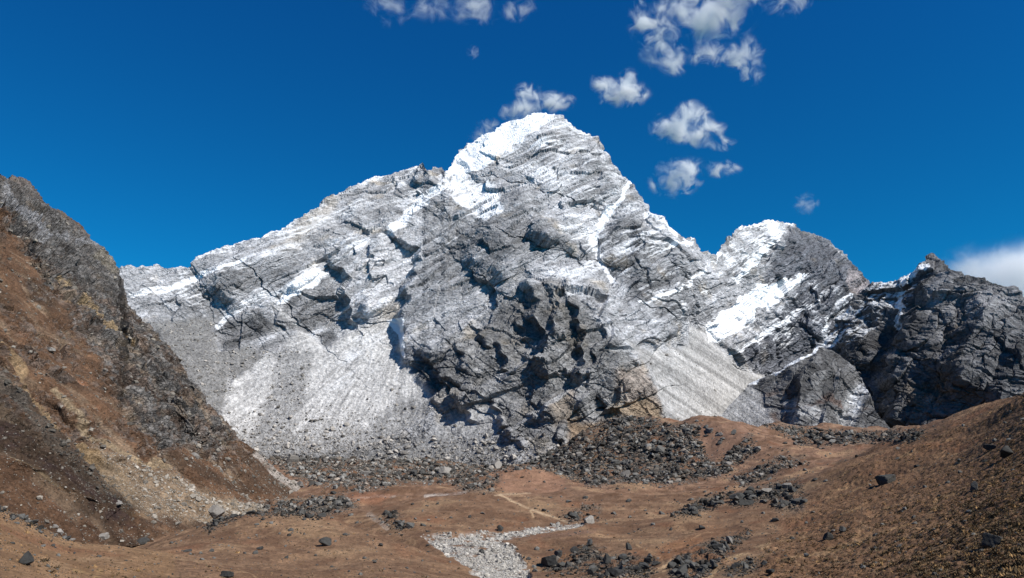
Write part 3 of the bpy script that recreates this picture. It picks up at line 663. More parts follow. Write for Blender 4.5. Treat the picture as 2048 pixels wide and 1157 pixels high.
def hl_paint(PX, PY, P, N, ex):
    X, Y, Z = P[..., 0], P[..., 1], P[..., 2]
    wx, wy = warp(PX, PY, P, 10, 40)
    n1 = fbm(X / 30, Y / 30, Z / 30, 4, 431); n2 = fbm(X / 7, Y / 7, Z / 7, 3, 432)
    col = BROWN * (1 + .5 * n1 + .4 * n2)[..., None]
    col = mixc(col, DBROWN, .75 * sstep(0.0, .35, fbm(X / 55, Y / 55, Z / 55, 3, 433)))
    rockc = GREY * (0.42 + .75 * ex['r2'] + .6 * (ex['r3'] - .5))[..., None] * (1 + .5 * n2)[..., None]
    rockc = rockc * (1 + sstep(.1, .4, fbm(X / 25, Y / 25, Z / 25, 3, 434))[..., None] * np.array([.35, .08, -.1], f32))
    patch = sstep(-.12, .1, n1 + .5 * n2 + .02) 
    col = mixc(col, rockc, np.clip(poly(wx, wy, HL_ROCK, 16) * (.55 + .45 * patch) + 1.5 * (ex['k'] - .2) * sstep(-.1, .12, n2 + n1 * .6), 0, 1))
    col = mixc(col, np.array([.27, .2, .135], f32) * (1 + .6 * n2)[..., None], .55 * sstep(.35, .6, ex['gl']) * sstep(-.2, .2, n1))
    col = col * (1 + .35 * fbm(X / 3.2, Y / 3.2, Z / 3.2, 3, 436))[..., None]
    # upper crags, greyer
    up = poly(wx, wy, [(-400, 200), (0, 350), (60, 360), (260, 545), (255, 600), (200, 590), (110, 520), (40, 440), (0, 395), (-400, 395)], 10)
    col = mixc(col, (.15 * (0.5 + .8 * ex['r2'] + .4 * (ex['r3'] - .5)))[..., None] * np.array([1.04, 1, .96], f32), .82 * up * (1 - .5 * sstep(.0, .25, n1)))
    for ln, wd, c, v in (([(10, 370), (20, 400), (60, 440), (90, 470)], 9, (.33, .33, .34), .8), ([(110, 470), (150, 480), (200, 485)], 6, (.32, .32, .33), .7), ([(200, 510), (235, 535)], 10, (.28, .25, .2), .7),
                         ([(122, 552), (150, 590), (175, 620), (215, 655), (268, 695)], 3.2, (.36, .26, .15), .9), ([(130, 600), (165, 625)], 3, (.3, .2, .12), .7),
                         ([(-20, 650), (20, 710), (45, 750), (75, 800), (120, 850)], 6, (.33, .23, .13), .8), ([(110, 790), (150, 830), (200, 870), (260, 905), (330, 935)], 6, (.34, .26, .165), .75),
                         ([(120, 850), (170, 900), (230, 950), (270, 990)], 7, (.34, .24, .13), .7), ([(20, 905), (60, 925), (120, 965)], 4, (.36, .27, .16), .8),
                         ([(120, 965), (180, 990), (240, 1010), (300, 1030)], 5, (.24, .15, .08), .7),
                         ([(515, 912), (570, 955), (620, 985), (660, 995)], 7, (.40, .36, .32), .85),
                         ([(345, 960), (430, 995), (520, 1015)], 8, (.33, .28, .21), .7),
                         ([(-20, 720), (40, 790), (95, 860), (150, 910), (200, 950), (260, 1000)], 13, (.10, .10, .09), .5),
                         ([(-20, 840), (50, 880), (120, 930), (200, 985), (250, 1010)], 34, (.062, .04, .026), .92),
                         ([(60, 800), (130, 880), (180, 930), (260, 985)], 5, (.08, .05, .03), .5),
                         ([(350, 910), (420, 945), (500, 975)], 12, (.075, .047, .03), .85), ([(480, 900), (530, 950), (590, 985)], 9, (.085, .055, .036), .8),
                         ([(300, 1035), (400, 1055), (470, 1040)], 10, (.075, .05, .035), .6)):
        col = mixc(col, np.array(c, f32) * (1 + .5 * n2)[..., None], v * brush(wx, wy, ln, wd))
    fan = poly(wx, wy, HL_FAN, 10)
    col = mixc(col, np.array([.28, .21, .14], f32) * (1 + .9 * n2)[..., None], .75 * fan)
    col = mixc(col, np.array([.32, .16, .09], f32), .7 * sstep(.3, .42, fbm(X / 16, Y / 16, Z / 16, 3, 438)) * poly(PX, PY, [(0, 620), (120, 700), (200, 760), (230, 830), (100, 820), (0, 700)], 14))
    col = np.clip(col * .8 * (1 - .22 * poly(wx, wy, [(-900, 780), (0, 780), (120, 860), (300, 1000), (300, 1100), (-900, 1200)], 20))[..., None], .02, .7)
    s = .5 * poly(PX, PY, [(-100, 350), (30, 355), (60, 440), (200, 490), (190, 500), (40, 440), (0, 400)], 5)
    return col, s * 0
hl_top = [(-900, 120), (-400, 250), (-100, 345), (0, 357), (50, 358), (60, 362), (75, 385), (88, 402), (100, 415), (120, 420), (140, 435), (160, 450), (175, 465), (185, 480), (210, 503), (225, 520), (238, 537), (246, 575), (253, 600), (273, 630), (304, 661), (332, 689), (350, 705), (362, 728), (379, 757), (399, 785), (442, 830), (470, 868), (517, 912), (573, 960), (612, 978), (650, 1000), (700, 1040)]
hill = layer('hillside', np.concatenate([np.linspace(-900, 0, 110, endpoint=False), np.linspace(0, 690, int(560 * DETAIL))]), hl_top, [(-900, 1170), (0, 1120), (300, 1085), (700, 1060)], int(560 * DETAIL), hl_depth, hl_relief, hl_disp, hl_paint, M_near, back=(0.75, 420))
# ================================================================ the valley floor: one sheet from the camera to far behind the mountains
ctl = [  # sight line column, row, distance
    (0, 1012, 180), (60, 1035, 185), (150, 1080, 200), (250, 1096, 212), (400, 1102, 240), (0, 1157, 105), (300, 1157, 150), (150, 1120, 160), (480, 1150, 180), (-300, 980, 170), (-300, 1157, 90),
    (400, 1062, 320), (480, 1036, 335), (560, 1030, 340), (640, 1035, 335), (700, 1046, 325), (770, 1066, 310), (830, 1090, 300), (900, 1124, 275), (980, 1157, 240), (600, 1157, 195), (640, 1100, 260), (760, 1120, 245), (850, 1157, 215),
    (860, 1083, 395), (950, 1090, 375), (1030, 1112, 348), (1060, 1157, 296), (1160, 1056, 440), (1080, 1062, 430), (1000, 1075, 410), (960, 1125, 330),
    (720, 1012, 590), (800, 993, 610), (900, 988, 600), (980, 992, 590), (900, 1040, 480), (800, 1045, 470), (1000, 1035, 490), (1130, 1040, 480), (1300, 992, 610), (1200, 1000, 590), (1300, 1030, 500), (1400, 990, 600),
    (1050, 940, 850), (990, 950, 830), (1120, 955, 830), (1050, 975, 720), (900, 965, 820), (800, 970, 780),
    (660, 992, 690), (650, 960, 870), (750, 935, 1180), (900, 935, 1260),(1130, 938, 1260), (1150, 875, 1420), (1250, 835, 1500), (1340, 853, 1400),
    (1400, 838, 1150), (1450, 843, 1100), (1540, 852, 1250), (1700, 860, 1330), (1800, 864, 1330), (1500, 868, 1000), (1570, 890, 900), (1640, 905, 830), (1400, 925, 900), (1330, 900, 1000), (1450, 968, 720), (1300, 962, 790), (1200, 940, 930), (1220, 890, 1150),
    (1700, 880, 950), (1750, 900, 720), (1850, 858, 900), (1900, 844, 700), (1560, 960, 600), (1450, 1012, 470), (1560, 1012, 420), (1400, 1060, 375), (1300, 1100, 330), (1200, 1100, 350), (1150, 1157, 285), (1400, 1157, 230), (1500, 1130, 240), (1250, 1060, 430),
    (2048, 783, 480), (1980, 812, 560), (2048, 900, 270), (2048, 1000, 185), (2048, 1157, 105), (1900, 900, 400), (1900, 1000, 255), (1900, 1157, 140), (1740, 925, 480), (1700, 970, 400), (1700, 1050, 280), (1700, 1157, 185), (1600, 1157, 210), (1600, 1060, 320), (2300, 680, 430), (2300, 900, 200), (2300, 1157, 90), (2700, 600, 350), (2700, 900, 150)]
cp = []
for px, py, y in ctl:
    dx, dz = ray(px, py); cp.append((px, y, dz * y))
for px, y, z in [(500, 1500, -62), (700, 1600, -66), (900, 1600, -68), (1060, 1550, -68), (800, 2200, -75), (0, 290, -52), (150, 330, -57), (300, 400, -61), (-300, 300, -50), (-300, 600, -50), (0, 600, -60), (300, 700, -62), (0, 1200, -60), (400, 480, -60), (500, 520, -62), (600, 600, -62), (560, 430, -58), (800, 370, -61), (700, 480, -60),
                 (1050, 980, -58), (1440, 1300, -20), (1620, 1150, -25), (1850, 1150, -10), (2048, 700, -10), (2300, 700, 0), (1980, 800, -10),
                 (-900, 1.4, -1.7), (0, 1.4, -1.67), (1024, 1.4, -1.65), (2048, 1.4, -1.64), (2950, 1.4, -1.6), (-900, 12, -4.2), (2950, 12, -3.0), (-900, 3, -1.95), (0, 3, -1.72), (1024, 3, -1.7), (2048, 3, -1.68), (2950, 3, -1.6), (0, 12, -3.6), (1024, 12, -4.2), (2048, 12, -3.4), (0, 45, -13), (1024, 45, -14), (2048, 45, -12), (700, 100, -27), (1300, 100, -28), (1000, 170, -42), (1300, 170, -42), (-900, 100, -22), (2950, 100, -10),
                 (-900, 1500, -60), (0, 2500, -70), (1024, 2500, -70), (2048, 2500, -70), (2950, 2500, -60), (0, 5600, -70), (1024, 5600, -70), (2048, 5600, -70), (-900, 5600, -70), (2950, 5600, -70), (2950, 1000, -40)]:
    cp.append((px, y, z))
cp = np.array(cp)
def uv(px, y): return np.stack([np.asarray(px, float) / 420.0, np.log(y) * 2.2], -1)
def tk(r2): return 0.5 * r2 * np.log(r2 + 1e-12)
A = uv(cp[:, 0], cp[:, 1])
K = tk(((A[:, None] - A[None]) ** 2).sum(-1)) + 0.002 * np.eye(len(A))
Q = np.concatenate([np.ones((len(A), 1)), A], 1)
Msys = np.block([[K, Q], [Q.T, np.zeros((3, 3))]])
sol = np.linalg.solve(Msys, np.concatenate([cp[:, 2] * 1.0, np.zeros(3)]))
def tps(px, y):
    u = uv(px, y).reshape(-1, 2); out = sol[-3] + u @ sol[-2:]
    for k in range(len(A)):
        out = out + sol[k] * tk(((u - A[k]) ** 2).sum(-1))
    return out.reshape(np.shape(px))
gx = np.concatenate([np.linspace(-900, -10, 90, endpoint=False), np.linspace(-10, 2060, int(1330 * DETAIL), endpoint=False), np.linspace(2060, 2950, 90)])
gy = np.exp(np.concatenate([np.linspace(math.log(1.5), math.log(80), 60, endpoint=False), np.linspace(math.log(80), math.log(1700), int(900 * DETAIL), endpoint=False), np.linspace(math.log(1700), math.log(6000), 40)]))
cx = np.linspace(-900, 2950, 260); cyl = np.linspace(math.log(1.5), math.log(6000), 300)
CXX, CYY = np.meshgrid(cx, np.exp(cyl))
Zc = tps(CXX, CYY)
Zc = np.minimum(Zc, np.where(CYY < 40, -1.5 - (CYY - 1.5) * .14, 1e9))
def bil(Zc, gx, ly):
    fx = np.interp(gx, cx, np.arange(len(cx))); fy = np.interp(ly, cyl, np.arange(len(cyl)))
    i = np.minimum(fx.astype(int), len(cx) - 2); j = np.minimum(fy.astype(int), len(cyl) - 2)
    a = fx - i; b = fy - j
    # smooth weights would crease; bilinear on a fine grid is enough under the added relief
    return (Zc[j][:, i] * (1 - a) + Zc[j][:, i + 1] * a) * (1 - b)[:, None] + (Zc[j + 1][:, i] * (1 - a) + Zc[j + 1][:, i + 1] * a) * b[:, None]
GPX, GY = np.meshgrid(gx, gy)
GZ = bil(Zc, gx, np.log(gy))
GX = (GPX - 1024) / F * GY / (cP * 1.0 + 0.0) * 0.98
gpx, gpy = proj(GX, GY, GZ)
FH = [(1500, 1175), (1540, 1090), (1600, 1020), (1680, 950), (1760, 900), (1900, 845), (2400, 600), (3000, 600), (3000, 1400), (1500, 1400)]
RUB = [  # rubble fields on the valley floor: polygon, stones per field, size range in photo px, albedo group
    ([(440, 800), (560, 820), (640, 830), (830, 880), (930, 860), (1000, 850), (1140, 895), (1150, 960), (1090, 938), (1010, 940), (960, 955), (900, 965), (800, 968), (720, 985), (650, 975), (590, 955), (520, 915)], 6500),
    ([(1000, 876), (1130, 900), (1200, 875), (1200, 850), (1250, 828), (1340, 852), (1395, 850), (1395, 885), (1425, 930), (1500, 872), (1515, 905), (1450, 950), (1330, 972), (1240, 965), (1180, 975), (1130, 950), (1060, 930)], 6500),
    ([(1530, 850), (1640, 862), (1760, 866), (1850, 862), (1830, 880), (1700, 886), (1600, 888), (1570, 872)], 1500),
    ([(1460, 960), (1560, 915), (1620, 925), (1560, 945), (1490, 975)], 500),
    ([(1350, 1030), (1400, 1000), (1460, 985), (1440, 1005), (1380, 1030)], 300),
    ([(1455, 995), (1530, 975), (1590, 960), (1600, 975), (1540, 1000), (1470, 1012)], 350),
    ([(1545, 1005), (1610, 990), (1600, 1008), (1550, 1015)], 120),
    ([(1120, 850), (1200, 835), (1260, 820), (1270, 900), (1180, 940), (1120, 930)], 900),
    ([(470, 1032), (520, 1012), (600, 1000), (680, 990), (720, 1010), (640, 1032), (560, 1028)], 1300),
    ([(400, 1050), (420, 1025), (470, 1020), (470, 1035), (420, 1060)], 300),
    ([(1085, 1140), (1110, 1110), (1180, 1090), (1215, 1105), (1180, 1135), (1120, 1157)], 260),
    ([(1160, 1157), (1190, 1125), (1260, 1115), (1310, 1125), (1300, 1157)], 420),
    ([(1340, 1157), (1345, 1125), (1400, 1095), (1470, 1070), (1500, 1060), (1480, 1090), (1430, 1130), (1400, 1157)], 600),
    ([(1445, 1140), (1500, 1120), (1520, 1130), (1490, 1150)], 120),
    ([(890, 962), (940, 945), (1000, 955), (985, 985), (920, 980)], 300),
    ([(770, 1035), (790, 1025), (815, 1055), (800, 1062)], 120),
    ([(1120, 1030), (1170, 1010), (1210, 1010), (1190, 1040), (1160, 1045)], 90),
    ([(-10, 1002), (60, 1030), (130, 1055), (165, 1078), (120, 1076), (50, 1045), (-10, 1022)], 260),
]
STREAM = [(845, 1080), (870, 1074), (960, 1070), (1010, 1062), (1060, 1050), (1110, 1046), (1170, 1048), (1165, 1058), (1110, 1066), (1060, 1071), (1000, 1082), (1030, 1095), (1045, 1120), (1060, 1140), (1060, 1175), (985, 1175), (930, 1130), (890, 1105)]
rub = np.zeros(GPX.shape, f32)
nwx = 14 * fbm(GX / 45, GY / 45, GZ * 0, 4, 501); nwy = 7 * fbm(GX / 45, GY / 45, GZ * 0, 4, 502)
for pl, n in RUB: rub = np.maximum(rub, poly(gpx + nwx, gpy + nwy, pl, 8))
swx = 16 * fbm(GX / 14, GY / 14, GZ * 0, 4, 503); swy = 7 * fbm(GX / 16, GY / 16, GZ * 0, 4, 504)
stream = poly(gpx + nwx * .5 + swx, gpy + nwy * .3 + swy, STREAM, 2.5)
fh = poly(gpx, gpy, FH, 25)
nearf = np.clip(GY / 90, 0.02, 1)
ll = np.clip(GY / 500, 0.05, 2.2)
dh = (7.0 * fbm(GX / 110, GY / 110, GZ * 0, 2, 519) * ll + 4.2 * fbm(GX / 48, GY / 48, GZ * 0, 3, 511) * ll + 2.6 * fbm(GX / 24, GY / 24, GZ * 0, 4, 512) * ll ** .5) * (1 - .8 * stream) * nearf
dh = dh + (.8 * np.abs(fbm(GX / 7, GY / 7, GZ * 0, 3, 514)) + .5 * fbm(GX / 2.2, GY / 2.2, GZ * 0, 3, 515)) * nearf * (.5 + 1.2 * fh + 1.5 * rub)
# terracettes: little steps across the right-hand slope
dh = dh + fh * nearf * .5 * np.abs(perlin(GX / 9, GY / 3.0, GZ / 1.6, 516))
dh = dh - 1.2 * stream
fr, er, rr = facet(GX / 12, GY / 12, GZ * 0, 517)
dh = dh + rub * 1.6 * fr * ll
GZ2 = GZ + dh
GP = np.stack([GX, GY, GZ2], -1)
GN = gnorm(GP); GN = GN * np.sign(GN[..., 2:3] + 1e-9)
gpx, gpy = proj(GX, GY, GZ2)
T = GZ2 / GY
hor = np.maximum.accumulate(T, axis=0)
vis = (T >= hor - 1e-6) & (gpx > -110) & (gpx < 2230) & (gpy < 1175) & (GY > 60)
gwx, gwy = gpx + nwx, gpy + nwy
n1 = fbm(GX / 40, GY / 40, GZ * 0, 4, 521); n2 = fbm(GX / 9, GY / 9, GZ * 0, 4, 522); n3 = fbm(GX / 2.2, GY / 2.2, GZ * 0, 3, 523)
TURF = np.array([.152, .092, .055], f32)
n4 = fbm(GX / 1.0, GY / 1.6, GZ * 0, 2, 525)
col = TURF * (1 + .45 * n1 + .6 * n2 + .6 * n3 + .35 * n4)[..., None]
farg = sstep(420, 800, GY)
col = mixc(col, np.array([.185, .11, .073], f32) * (1 + .5 * n1 + .8 * n2)[..., None], .8 * farg)
col = mixc(col, np.array([.25, .165, .095], f32) * (1 + .4 * n3)[..., None], .6 * sstep(.05, .3, n1 + .3 * n2))
col = mixc(col, np.array([.12, .068, .04], f32) * (1 + .3 * n3)[..., None], np.clip(.85 * sstep(.02, .3, -n1 - .8 * n2), 0, 1))
col = mixc(col, np.array([.15, .083, .045], f32) * (1 + .6 * n1 + .6 * n2 + .6 * n3)[..., None], .78 * fh)
col = mixc(col, np.array([.24, .155, .08], f32) * (1 + .5 * n3)[..., None], .55 * fh * sstep(.1, .35, fbm((GX + GY * .4) / 40, GY / 14, GZ * 0, 3, 526)))
col = mixc(col, np.array([.09, .055, .033], f32) * (1 + .5 * n3)[..., None], fh * .75 * sstep(.0, .2, n3 + .4 * n2 + .0006 * (gpx - 1800)))
for ln, wd, c, v in (([(1000, 990), (1040, 1010), (1085, 1028), (1135, 1044)], 2.2, (.38, .275, .175), .9), ([(990, 991), (1030, 988), (1060, 986)], 1.6, (.36, .27, .18), .6), ([(1062, 1022), (1066, 1034)], 2, (.42, .3, .18), .6),
                     ([(640, 1003), (700, 1000), (760, 992), (790, 994)], 3, (.42, .36, .3), .6), ([(850, 992), (930, 985)], 3, (.5, .48, .45), .5), ([(740, 1030), (775, 1055)], 6, (.3, .26, .22), .6),
                     ([(1310, 1170), (1330, 1140), (1320, 1115), (1290, 1100)], 2.6, (.42, .28, .16), .8), ([(1260, 1157), (1330, 1135), (1350, 1110), (1340, 1100)], 3, (.42, .29, .17), .7), ([(1420, 1157), (1440, 1130), (1480, 1110), (1540, 1090)], 4, (.36, .25, .14), .7),
                     ([(1340, 1100), (1400, 1070)], 1.6, (.38, .25, .14), .6), ([(1275, 1090), (1320, 1112)], 1.6, (.4, .27, .15), .6),
                     ([(1830, 1060), (1870, 1015), (1880, 990)], 5, (.32, .21, .11), .6), ([(1560, 1060), (1640, 1010), (1720, 960)], 6, (.3, .185, .1), .4),
                     ([(85, 1120), (130, 1135), (200, 1110), (240, 1130)], 7, (.34, .24, .15), .6), ([(190, 1157), (200, 1145), (150, 1140)], 6, (.42, .31, .13), .6),
                     ([(1000, 1078), (1100, 1072), (1190, 1062)], 5, (.13, .075, .055), .7), ([(840, 1072), (900, 1068), (1000, 1060)], 3, (.2, .11, .07), .5)):
    col = mixc(col, np.array(c, f32) * (1 + .3 * n3)[..., None], v * brush(gpx + nwx * .4 + swx * .3, gpy + nwy * .3 + swy * .3, ln, wd) * (1 if c[0] > .35 and wd < 2.5 and ln[0][0] > 960 else sstep(-.3, .2, n2 + n3 * .5)))
for pl, c, v in (([(1290, 1120), (1340, 1085), (1400, 1075), (1400, 1110), (1350, 1120)], (.17, .08, .04), .6), ([(1385, 1090), (1470, 1060), (1400, 1050)], (.2, .1, .05), .3), ([(700, 985), (790, 990), (760, 1010), (690, 1005)], (.24, .11, .06), .6), ([(980, 945), (1060, 938), (1130, 960), (1120, 985), (1010, 985)], (.22, .125, .08), .8),
                 ([(1395, 850), (1480, 850), (1500, 870), (1425, 925), (1400, 885)], (.16, .095, .065), .8), ([(1260, 1110), (1390, 1070), (1400, 1090), (1300, 1130)], (.18, .09, .045), .5), ([(0, 1012), (160, 1082), (350, 1105), (350, 1157), (0, 1157)], (.19, .115, .06), .6)):
    col = mixc(col, np.array(c, f32) * (1 + .4 * n2 + .3 * n3)[..., None], v * poly(gwx, gwy, pl, 5))
tr = np.abs(fbm(GX / 26, GY / 60, GZ / 7, 3, 527))
col = mixc(col, np.array([.27, .175, .10], f32) * (1 + .4 * n3)[..., None], .55 * (1 - sstep(.0, .035, tr)) * sstep(-.1, .2, fbm(GX / 70, GY / 70, GZ * 0, 2, 528)) * (GY < 900))
col = mixc(col, np.array([.16, .075, .04], f32) * (1 + .5 * n3)[..., None], .6 * sstep(.12, .4, fbm(GX / 28, GY / 50, GZ * 0, 4, 529)))
rs_ = np.clip(rub * sstep(-.12, .16, .9 * n2 + .6 * n1 + .13), 0, 1)
col = mixc(col, np.array([.10, .086, .07], f32) * (1 + .8 * n3)[..., None], .85 * rs_)
col = mixc(col, np.array([.27, .16, .08], f32) * (1 + .5 * n3)[..., None], .6 * poly(gwx, gwy, [(1140, 905), (1200, 850), (1240, 840), (1300, 890), (1260, 905), (1200, 950), (1150, 960)], 8) * sstep(-.1, .2, n2))
col = mixc(col, np.array([.17, .10, .06], f32), .7 * poly(gpx + nwx * .5 + swx, gpy + nwy * .3 + swy, STREAM, 9))
stream = stream * sstep(-.25, .1, n2 + .5 * n3 + .12 * (gpy > 1085))
col = mixc(col, np.array([.34, .34, .325], f32) * (1 + .7 * n3)[..., None], .9 * stream)
col = np.clip(col, .02, .75)
o = mesh_from('ground', GP.reshape(-1, 3), grid_faces(len(gy), len(gx)), M_ground, True, {'col': col.reshape(-1, 3)})
tag(o, kind='structure')
# ================================================================ boulders
def ico(sub):
    t = (1 + 5 ** .5) / 2
    v = [(-1, t, 0), (1, t, 0), (-1, -t, 0), (1, -t, 0), (0, -1, t), (0, 1, t), (0, -1, -t), (0, 1, -t), (t, 0, -1), (t, 0, 1), (-t, 0, -1), (-t, 0, 1)]
    f = [(0, 11, 5), (0, 5, 1), (0, 1, 7), (0, 7, 10), (0, 10, 11), (1, 5, 9), (5, 11, 4), (11, 10, 2), (10, 7, 6), (7, 1, 8), (3, 9, 4), (3, 4, 2), (3, 2, 6), (3, 6, 8), (3, 8, 9), (4, 9, 5), (2, 4, 11), (6, 2, 10), (8, 6, 7), (9, 8, 1)]
    v = [np.array(a) / np.linalg.norm(a) for a in v]
    for _ in range(sub):
        c = {}; nf = []
        def mid(a, b):
            k = (min(a, b), max(a, b))
            if k not in c:
                m = v[a] + v[b]; v.append(m / np.linalg.norm(m)); c[k] = len(v) - 1
            return c[k]
        for a, b, d in f:
            ab, bd, da = mid(a, b), mid(b, d), mid(d, a)
            nf += [(a, ab, da), (b, bd, ab), (d, da, bd), (ab, bd, da)]
        f = nf
    return np.array(v), np.array(f)
def rock_shape(sub, rs, planes=11, rough=0.0):
    v, f = ico(sub)
    n = rs.normal(size=(planes, 3)); n /= np.linalg.norm(n, axis=1)[:, None]
    h = rs.uniform(.55, 1.0, planes)
    d = v @ n.T
    r = np.where(d > .05, h[None] / np.maximum(d, .05), 9).min(1)
    r = np.minimum(r, 1.35)
    p = v * r[:, None]
    if rough: p = p * (1 + rough * perlin(p[:, 0] * 2.5, p[:, 1] * 2.5, p[:, 2] * 2.5, int(rs.randint(99))))[:, None]
    p = p * np.array([rs.uniform(.85, 1.25), rs.uniform(.8, 1.1), rs.uniform(.6, .95)])
    return p, f
rs = np.random.RandomState(11)
LOW = [rock_shape(0, rs, 7) for _ in range(24)]
LOW1 = [rock_shape(1, rs, 9) for _ in range(12)]
HIGH = [rock_shape(3, rs, 12, .05) for _ in range(12)]
M_dark = rock_mat('dark_boulder_stone', (.078, .080, .078))
M_black = rock_mat('blackish_boulder_stone', (.045, .047, .047))
M_mid = rock_mat('grey_boulder_stone', (.18, .176, .168))
M_light = rock_mat('pale_gravel_stone', (.37, .365, .345))
def rotm(a, b, c):
    ca, sa, cb, sb, cc, sc_ = np.cos(a), np.sin(a), np.cos(b), np.sin(b), np.cos(c), np.sin(c)
    return np.stack([np.stack([cc * cb, cc * sb * sa - sc_ * ca, cc * sb * ca + sc_ * sa], -1), np.stack([sc_ * cb, sc_ * sb * sa + cc * ca, sc_ * sb * ca - cc * sa], -1), np.stack([-sb, cb * sa, cb * ca], -1)], -2)
def merge_rocks(name, pos, rad, mat, shapes, rs, tones=None, sink=.3):
    V = []; Fc = []; Tn = []; off = 0
    n = len(pos); which = rs.randint(len(shapes), size=n)
    R = rotm(rs.uniform(-.5, .5, n), rs.uniform(-.5, .5, n), rs.uniform(0, 6.28, n))
    tn = tones if tones is not None else rs.uniform(.45, 1.9, n)[:, None] * np.array([1, 1, 1])
    for k in range(len(shapes)):
        ix = np.where(which == k)[0]
        if not len(ix): continue
        p, f = shapes[k]
        q = np.einsum('nij,vj->nvi', R[ix], p) * rad[ix][:, None, None] + (pos[ix] + np.array([0, 0, 1]) * (rad[ix] * (.5 - sink))[:, None])[:, None]
        V.append(q.reshape(-1, 3)); Fc.append((f[None] + (off + np.arange(len(ix)) * len(p))[:, None, None]).reshape(-1, 3)); off += len(ix) * len(p)
        Tn.append(np.repeat(tn[ix], len(p), 0))
    if not V: return None
    return mesh_from(name, np.concatenate(V), np.concatenate(Fc), mat, False, {'tone': np.concatenate(Tn)})
def pick(PX, PY, P, ok, mask, n, rs, W=None):
    """random surface points, evenly spread over what the view shows of the mask"""
    p = (mask * ok)
    if W is not None: p = p * W
    p = p.ravel().astype(float); s_ = p.sum()
    if s_ < 1e-6: return np.zeros((0, 3)), np.zeros(0)
    ix = rs.choice(len(p), size=n, p=p / s_)
    pos = P.reshape(-1, 3)[ix] + rs.normal(size=(n, 3)) * 0
    return pos, ix
# visible screen area carried by each ground vertex
ga = np.abs(np.gradient(gpx, axis=1) * np.gradient(gpy, axis=0)); ga = np.where(vis, np.clip(ga, 0, 6), 0)
pos_l, rad_l = [], []
cand = []
for fi, (pl, n) in enumerate(RUB):
    m = poly(gwx + 9 * n3, gwy + 5 * n3, pl, 10 if pl[0][1] < 990 else 15) ** 1.6 * (.10 + .90 * sstep(-.12, .16, .9 * n2 + .6 * n1 + .13))
    pos, ix = pick(gpx, gpy, GP, vis, m, int(n * (4.2 if fi < 2 else 3.0)), rs, ga)
    if not len(pos): continue
    near = pos[:, 1] < 520
    s_px = np.minimum(.65 * (rs.pareto(2.3, len(pos)) + 1), 6)
    s_px = np.where(near, s_px * 1.35, s_px)
    r = s_px * pos[:, 1] / F
    pos_l.append(pos); rad_l.append(r); cand += [(s, fi, p) for s, p in zip(s_px, pos)]
pos = np.concatenate(pos_l); r = np.concatenate(rad_l); spx = r * F / pos[:, 1]
fld = np.concatenate([np.full(len(p), i) for i, p in enumerate(pos_l)])
big = np.argsort(-spx)[:150]
isbig = np.zeros(len(pos), bool); isbig[big] = True
warmt = ((.4 + 2.6 * rs.rand(len(pos)) ** 2.2) * np.where(fld == 0, 1.5, np.where(pos[:, 1] < 560, .62, 1.1)))[:, None] * (1 + rs.uniform(0, 1, len(pos))[:, None] ** 3 * np.array([.25, .05, -.1]))
o = merge_rocks('rubble', pos[~isbig], r[~isbig], M_dark, LOW, rs, warmt[~isbig])
tag(o, label='dark grey angular rubble covering the moraine below the mountain', cat='rubble', kind='stuff')
# loose stones thinly strewn over all the turf
pos2, _ = pick(gpx, gpy, GP, vis, (1 - rub) * (1 - stream) * (.15 + sstep(.0, .4, n2 + .6 * n1)), 9000, rs, ga)
r2 = np.minimum(.5 * (rs.pareto(2.0, len(pos2)) + 1), 5) * pos2[:, 1] / F
o = merge_rocks('loose_stones', pos2, r2, M_dark, LOW, rs)
tag(o, label='small dark stones thinly strewn over the brown turf', cat='stones', kind='stuff')
# pale gravel of the stream bed
pos3, _ = pick(gpx, gpy, GP, vis, stream, 5200, rs, ga)
r3 = np.minimum(.9 * (rs.pareto(2.6, len(pos3)) + 1), 5) * pos3[:, 1] / F
o = merge_rocks('gravel', pos3, r3, M_light, LOW, rs, rs.uniform(.6, 1.35, len(pos3))[:, None] * np.ones(3))
tag(o, label='pale grey gravel filling the dry stream bed', cat='gravel', kind='stuff')
# talus on the left hillside and the foot of the mountain
_, HP, HN, HPX, HPY = hill
hmask = np.maximum.reduce([poly(HPX, HPY, HL_FAN, 8), 2.2 * brush(HPX, HPY, [(0, 740), (60, 820), (130, 890), (200, 950), (260, 1000)], 14), .9 * brush(HPX, HPY, [(380, 980), (460, 1010), (560, 1010), (640, 990)], 16), .25 * poly(HPX, HPY, HL_ROCK, 10), .5 * brush(HPX, HPY, [(515, 912), (570, 955), (640, 990)], 6), .22 * (HPX > 0)])
hok = (HPX > -10) & (HPY < 1090)
pos4, ix4 = pick(HPX, HPY, HP, hok, hmask, 20000, rs)
r4 = np.minimum(.6 * (rs.pareto(2.3, len(pos4)) + 1), 6) * pos4[:, 1] / F
fanv = poly(HPX, HPY, HL_FAN, 8).ravel()[ix4]
stripe = brush(HPX, HPY, [(-20, 720), (40, 790), (95, 860), (150, 910), (200, 950), (260, 1000)], 16).ravel()[ix4]
t4 = (rs.uniform(.4, 1.4, len(pos4)) * (1 + .5 * fanv) * (1 - .5 * stripe))[:, None] * np.array([1.04, 1, .93])
o = merge_rocks('talus', pos4, r4, M_mid, LOW, rs, t4)
tag(o, label='grey and buff talus stones spilled down the left hillside', cat='talus', kind='stuff')
_, FP, FN, FPX, FPY = far
